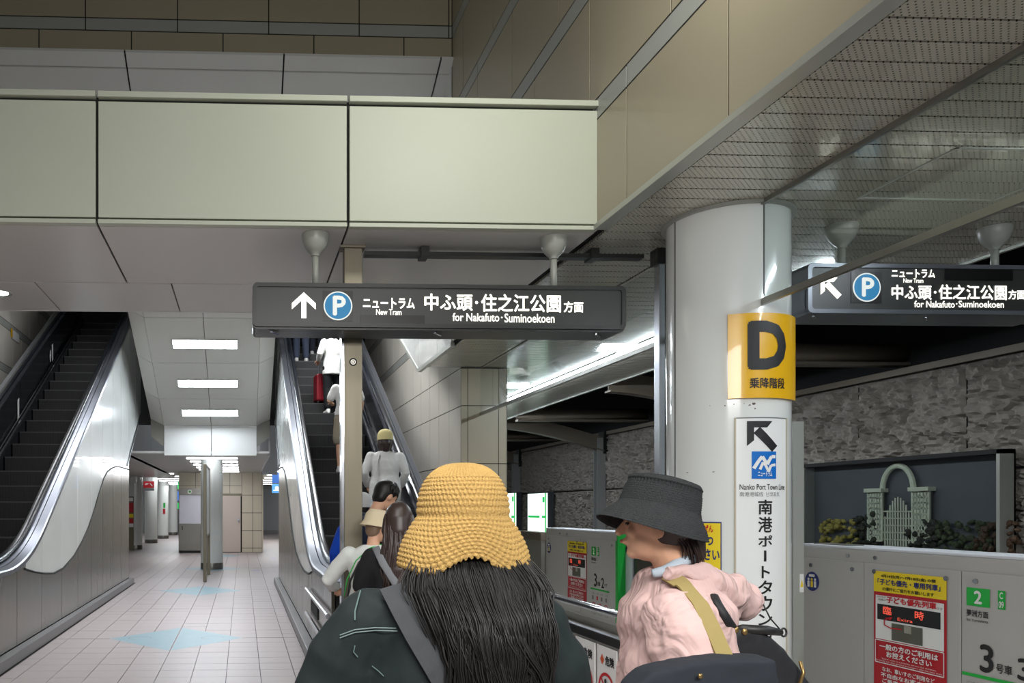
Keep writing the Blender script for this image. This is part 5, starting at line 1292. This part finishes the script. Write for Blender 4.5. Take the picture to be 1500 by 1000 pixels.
tp.loft([(cx0, HY, .70, .215, .16), (cx0, HY, .85, .215, .155), (cx0, HY, 1.0, .21, .15), (cx0, HY, 1.12, .215, .145), (cx0, HY, 1.21, .215, .13), (cx0, HY, 1.275, .19, .105), (cx0+.01, HY, 1.32, .13, .085), (hx, HY, 1.35, .075, .07)], 40, p=2.3)
for q in (-1, 1):
    sh = Vector((cx0+q*.195, HY, 1.228)); el, ha = map(Vector, armsL[q])
    tp.limb([sh, sh.lerp(el, .5)+Vector((q*.015, 0, 0)), el, (el+ha)/2, el.lerp(ha, .9)], [.083, .092, .085, .078, .06])
jacket_o = o = L_(remesh(tp.build('jacket', jk, None, smooth=True), .008, 5)); displace(o, .16, .014); displace(o, .2, .012, kind='MARBLE')
pn = MB(); pn.loft([(hx, HY, a, b, c_) for a, b, c_ in ((.76, .18, .13), (.88, .18, .13), (.95, .15, .11))], 28)
for q in (-1, 1): pn.limb([(hx+q*.09, HY, .80), (hx+q*.10, HY+.01, .45), (hx+q*.105, HY-.02, .26), (hx+q*.105, HY-.03, .12)], [.105, .088, .082, .08])
displace(L_(remesh(pn.build('trousers', black_cloth, None, smooth=True), .012)), .09, .012)
for q in (-1, 1):
    s_ = MB(); s_.loft([(hx+q*.10, HY+.035, a, b, c_) for a, b, c_ in ((.0, .044, .125), (.03, .048, .13), (.06, .044, .115))], 20); s_.loft([(hx+q*.10, HY-.035, a, b, c_) for a, b, c_ in ((.03, .044, .055), (.10, .042, .05))], 16)
    L_(remesh(s_.build('shoe', M['white'], None, smooth=True), .008))
def caster(o):
    dg = bpy.context.evaluated_depsgraph_get(); e = o.evaluated_get(dg); mw = o.matrix_world.copy(); mi = mw.inverted()
    def f(px, py, off=.004):
        dr_ = ray(px, py).normalized(); ok, loc, nr, _ = e.ray_cast(mi @ Vector((0, 0, HC)), (mi.to_3x3() @ dr_).normalized())
        return (mw @ loc)-dr_*off if ok else None
    return f
jcast = caster(jacket_o)
# jacket surface helper for stitching and straps: back of an ellipse at height z
def backpt(x, z, off=.0):
    zz = [(1.0, .21, .15), (1.12, .215, .145), (1.20, .215, .13), (1.26, .185, .105), (1.305, .12, .085)]
    for (a, ra_, rb), (b, rc, rd) in zip(zz, zz[1:]):
        if a <= z <= b:
            t = (z-a)/(b-a); rx, ry = ra_+(rc-ra_)*t, rb+(rd-rb)*t; break
    else: rx, ry = (.21, .15) if z < 1 else (.12, .085)
    q = min(.98, abs((x-cx0)/rx)); return Vector((x, HY-ry*(1-q**2.3)**(1/2.3)-off, z))
def pxz(px, py, off=.012):
    q_ = jcast(px, py, .004+off*.15)
    if q_: return q_
    p = onY(px, py, HY-.13); p = onY(px, py, backpt(p.x, min(1.30, max(.9, p.z))).y); b = backpt(p.x, min(1.305, max(.9, p.z)), off); return Vector((p.x, min(b.y, HY-.03), p.z))
seam = mat('pale_seam_thread', (98, 114, 112), .7); doodle = mat('chalky_print', (84, 104, 102), .8)
def stitch(name, pts, m_, rad=.0016):
    mb = MB()
    P3 = [pxz(*p, .026) for p in pts]
    fine = []
    for a, b in zip(P3, P3[1:]): fine += [a.lerp(b, t/4) for t in range(4)]
    fine.append(P3[-1]); mb.tube(fine, rad, 6); return L_(mb.build(name, m_, None))
stitch('yoke_seam', [(498, 930), (520, 922), (550, 919), (580, 920)], seam); stitch('yoke_seam', [(498, 934), (520, 926), (550, 923), (582, 924)], seam)
stitch('yoke_seam', [(783, 920), (800, 920), (816, 921)], seam); stitch('yoke_seam', [(783, 924), (800, 924), (818, 926)], seam)
stitch('printed_squiggle', [(528, 865), (524, 880), (520, 895), (520, 908)], doodle, .002); stitch('printed_squiggle', [(520, 945), (518, 955), (524, 962)], doodle, .0015); stitch('printed_squiggle', [(545, 975), (555, 983), (562, 990)], doodle, .0012)
stitch('printed_squiggle', [(797, 880), (803, 895), (806, 905), (802, 915)], doodle, .002); stitch('printed_squiggle', [(790, 865), (797, 878)], doodle, .0015)
strapm = cloth('charcoal_webbing', (58, 60, 62), .8, .15, 60)
def ribbon(name, cl, wd, m_, off=.024, par=L_, th_=.006, fnp=None):
    fnp = fnp or (lambda a, b: pxz(a, b, off))
    rr = []
    P3 = [fnp(*c_) for c_ in cl]
    ff = []
    for a, b in zip(P3, P3[1:]): ff += [a.lerp(b, t/5) for t in range(5)]
    ff.append(P3[-1]); k_ = len(ff)
    for i, p in enumerate(ff):
        t = (ff[min(i+1, k_-1)]-ff[max(0, i-1)]).normalized(); n_ = Vector((0, -1, .25)); sd = t.cross(n_).normalized(); n_ = sd.cross(t).normalized()
        rr.append([p-sd*wd/2, p+sd*wd/2, p+sd*wd/2+n_*th_, p-sd*wd/2+n_*th_])
    return par(smooth_by_angle(MB().rings(rr).build(name, m_, None), 30))
ribbon('bag_strap', [(578, 856), (596, 885), (618, 925), (645, 970), (668, 1010)], .085, strapm)
ribbon('bag_strap', [(770, 858), (772, 880), (770, 910)], .06, strapm)
# hat
random.seed(5)
def hat(name, par, C, rx, ry, ztop, zbrim, hem, m_, n=440, rows=200, crown=.60, wale=64, nrow=27, amp=.0045, tilt=None, fray=.006, shape=None):
    vs = []; fs = []
    for i in range(rows+1):
        t = i/rows
        for j in range(n):
            th_ = 2*pi*j/n
            R1, Z1 = hem(th_)
            if t < crown:
                q = t/crown; a = q*pi/2
                rr_ = sin(a)**.82; zz = zbrim+(ztop-zbrim)*(cos(a)**.80)
                x_, y_ = rx*rr_*cos(th_), ry*rr_*sin(th_)
            else:
                q = (t-crown)/(1-crown); e_ = sin(q*pi/2)**.9
                x_ = (rx+(R1[0]-rx)*e_)*cos(th_); y_ = (ry+(R1[1]-ry)*e_)*sin(th_); zz = zbrim+(Z1-zbrim)*q
                if q > .93: zz -= fray*(.5+.5*sin(th_*wale+3*sin(th_*7)))*(q-.93)/.07
            rw = t*nrow; ph = th_*wale/ (2 if t < .18 else 1)
            s_ = (.45*abs(sin(ph/2+pi*.5*int(rw)))+.25*abs(sin(pi*rw))+.5*abs(sin(ph/2+pi*.5*int(rw)))*abs(sin(pi*rw))) if t > .30 else .15+.85*abs(sin(ph/2))
            d_ = amp*(s_-.5)*min(1, t*6)
            nx_ = cos(th_)*min(1, t*3); ny_ = sin(th_)*min(1, t*3); nz_ = max(0, 1-t*3)
            p = Vector((x_+nx_*d_, y_+ny_*d_, zz+nz_*d_-0))
            if tilt: p = Vector((0, 0, zbrim))+tilt @ (p-Vector((0, 0, zbrim)))
            vs.append((C[0]+p.x, C[1]+p.y, p.z))
    for i in range(rows):
        for j in range(n): fs.append((i*n+j, i*n+(j+1) % n, (i+1)*n+(j+1) % n, (i+1)*n+j))
    mb = MB(); mb.add(vs, fs); o = mb.build(name, m_, None, smooth=True)
    k_ = o.modifiers.new('thick', 'SOLIDIFY'); k_.thickness = .004; k_.offset = -1
    return par(o)
def hem1(a):
    s_ = abs(cos(a)); bk = max(0, -sin(a))
    Rx = .158 if cos(a) > 0 else .156; Ry = .165-.03*bk
    z_ = 1.352+.035*(bk**3)*(1-s_)**.5+.0*s_
    ab = atan2(-sin(a), cos(a))         # 90 deg = towards camera
    z_ = 1.362+.030*math.exp(-((ab-1.62)/.42)**2)-.026*math.exp(-((ab-.95)/.35)**2)-.016*math.exp(-((ab-2.35)/.35)**2)
    return (Rx, Ry), z_
ym_ = mat('yellow_crochet_yarn', (180, 147, 88), .85, 0, .12, 40, .5, 220, spec=.2)
hat('crochet_hat', L_, (hx+.002, HY), 104*.001+.004, .120, 1.612, 1.480, hem1, ym_)
# hair: dense mass and locks
hm = MB()
hm.tube([(hx, HY-.02, 1.46), (hx, HY-.06, 1.38), (hx+.01, HY-.11, 1.30), (hx+.04, HY-.150, 1.18), (hx+.06, HY-.165, 1.02), (hx+.06, HY-.155, .92)], [.10, .13, .145, .12, .10, .05], 28, sx=1, sy=.30, up=(1, 0, 0))
o = L_(remesh(hm.build('hair', M['hair'], None, smooth=True), .010, 8))
cu = D.curves.new('hair_locks', 'CURVE'); cu.dimensions = '3D'; cu.bevel_depth = .0017; cu.bevel_resolution = 0
clumps = [(random.uniform(-1, 1), random.uniform(0, 6.28), random.uniform(.6, 1.3), random.uniform(-.03, .04), random.uniform(.94, 1.08)) for _ in range(64)]
for i in range(3000):
    c_, ph, am, dr, zend = clumps[i % 64]; jx = random.gauss(0, .016); jy = random.uniform(-.006, .008); c0_ = max(-1.05, min(1.05, c_+random.uniform(-.12, .12)))
    n_ = 13; sp_ = cu.splines.new('POLY'); sp_.points.add(n_-1)
    for q in range(n_):
        t = q/(n_-1); zz = 1.445-(1.445-zend)*t
        if t < .12: wdt = .095
        elif t < .3: wdt = .095+.055*((t-.12)/.18)
        else: wdt = .150-.045*min(1, (t-.3)/.5)
        cxq = hx-.005+.065*t
        xx = cxq+(c0_*(1-.6*t)+c_*.6*t)*wdt+jx*(1-.65*t)+dr*t*t+am*.024*sin(ph+t*11+c_*2)*t*(.6+.4*sin(ph*3))
        if t < .13: xx = max(hx-.098, min(hx+.098, xx))
        rb = .075+.11*min(1, max(0, t-.10)*2.4)+.005*t
        yb = HY+.02-rb*sqrt(max(0, 1-(c0_*.93)**2))-.03-.02*min(1, t*3)
        sp_.points[q].co = (xx, yb+jy-.010*sin(ph*1.7+t*10)*t, zz, 1); sp_.points[q].radius = (1.0 if t < .75 else 1-(t-.75)*3.4)*random.uniform(.7, 1.2)
curve_mesh('hair_locks', cu, M['hair'], L_)
# side locks peeking out under the brim, brownish
cu = D.curves.new('side_locks', 'CURVE'); cu.dimensions = '3D'; cu.bevel_depth = .0016; cu.bevel_resolution = 1
for i in range(260):
    s_ = -1 if i % 2 else 1; n_ = 7; sp_ = cu.splines.new('POLY'); sp_.points.add(n_-1); j = random.uniform(0, 1); j2 = random.gauss(0, .006)
    for q in range(n_):
        t = q/(n_-1); xx = hx+s_*(.085+.05*j+.03*t*(1+j))+j2+.01*sin(t*6+j*9); zz = 1.385-.015*j-(.13+.06*j)*t; yy_ = HY-.045-.07*t*(1-.4*j)+.02*j
        if s_ > 0: xx = hx+.10+.035*j-.02*t*j+j2; zz = 1.385-(.07+.03*j)*t
        sp_.points[q].co = (xx, yy_, zz, 1); sp_.points[q].radius = 1-t*.6
curve_mesh('side_locks', cu, M['hairb'], L_)

# ----------------------------------------------------------------- woman in the black hat and pink jacket
PYY = 2.4
def pp(px, py, Y=PYY): return onY(px, py, Y)
pcx = pp(990, 900).x
ph_ = R(62)
rotp = Matrix.Rotation(ph_, 3, 'Z')
pl = empty('person', (pcx, PYY, 0), label='woman in black crochet bucket hat and pale pink hooded jacket, turned to the left', cat='person')
Lp = rel(pl)
def W(x, y, z): v = rotp @ Vector((x, y, 0)); return Vector((pcx+v.x, PYY+v.y, z))
def creased(name, col, sc=6, st=.9):
    m = mat(name, col, .8, 0, .06, 5, st, sc, spec=.2, stretch=(1.0, 1.0, .8)); N = m.node_tree.nodes
    for q in N:
        if q.type == 'TEX_NOISE' and abs(q.inputs['Scale'].default_value-sc) < .01: q.inputs['Distortion'].default_value = 2.2; q.inputs['Detail'].default_value = 2.5
        if q.type == 'BUMP': q.inputs['Distance'].default_value = .035
    return m
pink = creased('pale_pink_jacket', (200, 170, 165))
hcp = pp(962, 772)+Vector((0, 0, 0)); hcp = Vector((hcp.x, PYY, hcp.z-.0))
hrp = Matrix.Rotation(R(60), 3, 'Z') @ Matrix.Rotation(R(4), 3, 'X')
sk = MB(); headgeo(sk, hcp, hrp, 1.0)
sk.limb([W(0, -.02, 1.25), pp(988, 835), hcp+hrp @ Vector((0, -.03, -.06))], [.07, .055, .054])
sk.loft([(*W(0, 0, zz), rx, ry) for zz, rx, ry in ((.80, .12, .12), (.95, .11, .12), (1.1, .12, .12), (1.20, .10, .10), (1.26, .06, .06))])
armsP = {-1: (W(-.24, -.05, 1.0), W(-.22, .05, .84)), 1: (W(.23, -.02, 1.0), W(.2, .02, .84))}
for q in (-1, 1):
    sh = W(q*.155, 0, 1.17); el, ha = armsP[q]
    sk.limb([sh, (sh+el)/2, el, (el+ha)/2, ha], [.05, .045, .038, .034, .025]); hand(sk, ha, (ha-el), (0, 0, 1), 1, .6)
    sk.limb([W(q*.09, 0, .82), W(q*.095, .01, .45), W(q*.1, -.02, .27), W(q*.1, -.03, .07)], [.09, .06, .055, .037]); sk.limb([W(q*.1, -.04, .045), W(q*.105, .12, .035)], [.038, .034])
Lp(remesh(sk.build('body', M['skin'], None, smooth=True), .006, 3))
for q in (-1, 1):
    e = MB(); e.ell(hcp+hrp @ Vector((q*.031, .083, .006)), .010, .006, .0055, 10, 8, hrp); Lp(e.build('eye', M['eye'], None, smooth=True))
    e = MB(); e.ell(hcp+hrp @ Vector((q*.033, .085, .028)), .014, .004, .003, 10, 8, hrp); Lp(e.build('eyebrow', M['hairb'], None, smooth=True))
lp = MB(); lp.ell(hcp+hrp @ Vector((0, .097, -.052)), .019, .005, .006, 10, 8, hrp); Lp(lp.build('lips', M['lip'], None, smooth=True))
tp = MB()
tp.loft([(*W(0, 0, zz), rx, ry) for zz, rx, ry in ((.68, .17, .21), (.85, .165, .205), (1.0, .16, .20), (1.12, .155, .20), (1.20, .15, .19), (1.255, .125, .14), (1.295, .105, .105), (1.322, .075, .075))], 40)
for q in (-1, 1):
    sh = W(q*.155, 0, 1.185); el, ha = armsP[q]
    tp.limb([sh, sh.lerp(el, .5), el, (el+ha)/2, el.lerp(ha, .92)], [.092, .10, .098, .085, .06])
o = Lp(remesh(tp.build('jacket', pink, None, smooth=True), .007, 4)); displace(o, .13, .012); displace(o, .16, .016, kind='MARBLE'); pj_ = o
hd_ = MB()
# hood folded on the back: thick drooping roll
c0 = pp(1052, 872, PYY-.03)
hd_.tube([pp(975, 838, PYY-.10), pp(1000, 838, PYY-.085), pp(1035, 850, PYY-.06), pp(1068, 868, PYY), pp(1085, 880, PYY+.10), pp(1060, 870, PYY+.2), pp(1010, 850, PYY+.2)], [.022, .034, .050, .062, .060, .05, .03], 18)
hd_.tube([pp(1020, 850, PYY-.06), pp(1050, 880, PYY-.04), pp(1075, 902, PYY+.02)], [.03, .042, .03], 16)
o = Lp(remesh(hd_.build('hood', pink, None, smooth=True), .006, 4)); displace(o, .10, .016, kind='MARBLE')
cl = MB(); cl.tube([pp(955, 840, PYY-.06), pp(975, 836, PYY-.075), pp(1000, 822, PYY-.05), pp(1022, 815, PYY+.03)], [.014, .018, .020, .016], 12); Lp(remesh(cl.build('collar', cloth('pale_blue_collar', (170, 182, 192)), None, smooth=True), .005, 2))
pn = MB(); pn.loft([(*W(0, 0, a), b, c_) for a, b, c_ in ((.76, .15, .16), (.88, .15, .16), (.95, .13, .14))], 28)
for q in (-1, 1): pn.limb([W(q*.09, 0, .80), W(q*.10, .01, .45), W(q*.105, -.02, .26), W(q*.105, -.03, .12)], [.105, .085, .078, .075])
displace(Lp(remesh(pn.build('trousers', grey_cloth, None, smooth=True), .012)), .09, .012)
for q in (-1, 1):
    s_ = MB(); s_.limb([W(q*.10, -.04, .05), W(q*.105, .13, .042)], [.048, .044]); Lp(remesh(s_.build('shoe', M['white'], None, smooth=True), .008))
# hair under the hat
hb = MB(); hb.ell(hcp+hrp @ Vector((0, -.025, .025)), .083, .098, .095, 24, 14, hrp)
hb.limb([pp(1002, 775), pp(1014, 795), pp(1024, 812)], [.05, .042, .022])
Lp(remesh(hb.build('hair', M['hairb'], None, smooth=True), .006, 2))
cu = D.curves.new('hair_locks', 'CURVE'); cu.dimensions = '3D'; cu.bevel_depth = .0016; cu.bevel_resolution = 1
for i in range(260):
    sp_ = cu.splines.new('POLY'); sp_.points.add(4); a = random.uniform(0, 1); yy_ = PYY+random.uniform(-.07, .07)
    for q in range(5):
        t = q/4; p = pp(985+24*a+(14+8*a)*t+2*sin(a*20), 778+(40+10*(a > .5))*t+3*random.random(), yy_); sp_.points[q].co = (p.x, p.y-.02*sin(pi*t), p.z, 1); sp_.points[q].radius = 1-t*.5
curve_mesh('hair_locks', cu, M['hairb'], Lp)
# hat (front towards the left): local x to the right of the picture
def hem2(a):
    ab = cos(a)   # +1 = right/back, -1 = left/front
    return (.165 if ab > 0 else .178, .16), 1.500-.012*ab*ab
bh2 = mat('black_crochet_yarn', (52, 54, 55), .9, 0, .25, 50, .6, 260, spec=.25)
hc2 = pp(963, 752)
tl = Matrix.Rotation(R(15), 3, 'Y')
def hat2():
    n, rows = 360, 150; vs = []; fs = []; C = Vector((hc2.x, PYY, hc2.z))
    prof = [(0, .113), (.03, .113), (.07, .112), (.098, .106), (.106, .095), (.112, .055), (.117, .018), (.146, -.030), (.158, -.058)]
    L0 = [0]
    for (a, b), (c_, d_) in zip(prof, prof[1:]): L0.append(L0[-1]+math.hypot(a-c_, b-d_))
    for i in range(rows+1):
        s_ = L0[-1]*i/rows; q = max(j for j in range(len(L0)-1) if L0[j] <= s_+1e-9); t = (s_-L0[q])/(L0[q+1]-L0[q]); r_ = prof[q][0]+(prof[q+1][0]-prof[q][0])*t; z_ = prof[q][1]+(prof[q+1][1]-prof[q][1])*t
        fr_ = s_/L0[-1]; band = .30 < fr_ < .36 or .42 < fr_ < .48
        for j in range(n):
            a = 2*pi*j/n
            st = abs(sin(a*45+1.57*(int(fr_*38) % 2)))*abs(sin(pi*fr_*38)); am = .0022 if not band else .006
            if band: st = -abs(sin(a*30))
            k_ = 1+am*st/max(r_, .03)
            bf = 1+.10*max(0, -cos(a))*max(0, (fr_-.72)/.28)
            p = tl @ Vector((r_*k_*cos(a)*bf, r_*k_*sin(a)*.98, z_+.008*max(0, fr_-.75)*4*cos(a*2)))
            vs.append(C+p)
    for i in range(rows):
        for j in range(n): fs.append((i*n+j, i*n+(j+1) % n, (i+1)*n+(j+1) % n, (i+1)*n+j))
    o = MB().add(vs, fs).build('bucket_hat', bh2, None, smooth=True); k_ = o.modifiers.new('thick', 'SOLIDIFY'); k_.thickness = .004; k_.offset = -1
    return Lp(o)
hat2()
# khaki strap, bags
kh = cloth('khaki_webbing', (148, 132, 84), .8, .12, 60)
kst = [(978, 843, PYY-.20), (1000, 856, PYY-.235), (1025, 885, PYY-.25), (1045, 925, PYY-.25), (1062, 965, PYY-.24)]
pcast = caster(pj_)
ribbon('tote_strap', kst, .045, kh, fnp=lambda a, b, c_: pcast(a, b, .012) or onY(a, b, c_), par=Lp)
tote = empty('tote_bag', tuple(pp(1075, 1000, PYY-.22)), label='dark denim tote bag with khaki strap hanging at the side of the pink jacket', cat='bag'); Lt = rel(tote)
den = cloth('dark_denim', (40, 44, 50), .85, .25, 14)
def bagpoly(name, pts, y0, y1, m_, par, vox=.008, d_=.015):
    mb = MB(); P3 = [onY(a, b, y0) for a, b in pts]; mb.prism(P3, (0, y1-y0, 0)); o = mb.build(name, m_, None, smooth=True); remesh(o, vox, 10); displace(o, .12, d_); return par(o)
bagpoly('body', [(945, 1080), (932, 1010), (958, 985), (1010, 972), (1070, 966), (1140, 966), (1150, 1080)], PYY-.37, PYY-.27, den, Lt)
bp2 = empty('black_backpack', tuple(pp(1120, 960, PYY-.02)), label='black backpack with top handle on the back of the pink jacket', cat='backpack'); Lb = rel(bp2)
lea = cloth('black_bag_fabric', (26, 27, 30), .6, .2, 16, spec=.4)
bagpoly('body', [(1072, 1080), (1068, 930), (1085, 918), (1120, 925), (1150, 950), (1180, 985), (1205, 1020), (1210, 1080)], PYY-.14, PYY+.08, lea, Lb)
mb = MB(); mb.tube([pp(1072, 922, PYY-.10), pp(1088, 921, PYY-.13), pp(1125, 923, PYY-.14), pp(1143, 926, PYY-.12)], [.009, .014, .014, .010], 12); Lb(mb.build('handle', M['black'], None, smooth=True))
mb = MB(); mb.tube([pp(1148+4*cos(a), 926+6*sin(a), PYY-.12) for a in [2*pi*j/16 for j in range(17)]], .003, 8); Lb(mb.build('handle_ring', M['black'], None, smooth=True))
mb = MB(); mb.tube([pp(1118, 885, PYY-.12), pp(1128, 905, PYY-.13), pp(1142, 921, PYY-.12)], .0022, 8); Lb(mb.build('zip_cord', M['black'], None, smooth=True))
for px, py in ((1078, 922), (1091, 925)): mb = MB(); mb.ell(pp(px, py, PYY-.145), .009, .006, .010, 10, 8); Lb(mb.build('buckle', mat('brass', (150, 125, 80), .35, .9), None, smooth=True))
mb = MB(); mb.tube([pp(1172, 968, PYY-.15), pp(1177, 985, PYY-.16), pp(1170, 1005, PYY-.165)], .005, 8); Lb(mb.build('zip', MATS['brass'], None, smooth=True))
stp_ = [q for q in (pcast(a, b, .008) for a, b in ((1046, 872), (1052, 884), (1060, 898), (1068, 912))) if q]+[pp(1078, 926, PYY-.10)]
mb = MB(); mb.tube(stp_, .013, 8, sx=1, sy=.6); Lb(mb.build('shoulder_strap', lea, None, smooth=True))
mb = MB(); mb.ell(pp(1026, 990, PYY-.385), .007, .004, .007, 10, 8); Lt(mb.build('stud', MATS['brass'], None, smooth=True))
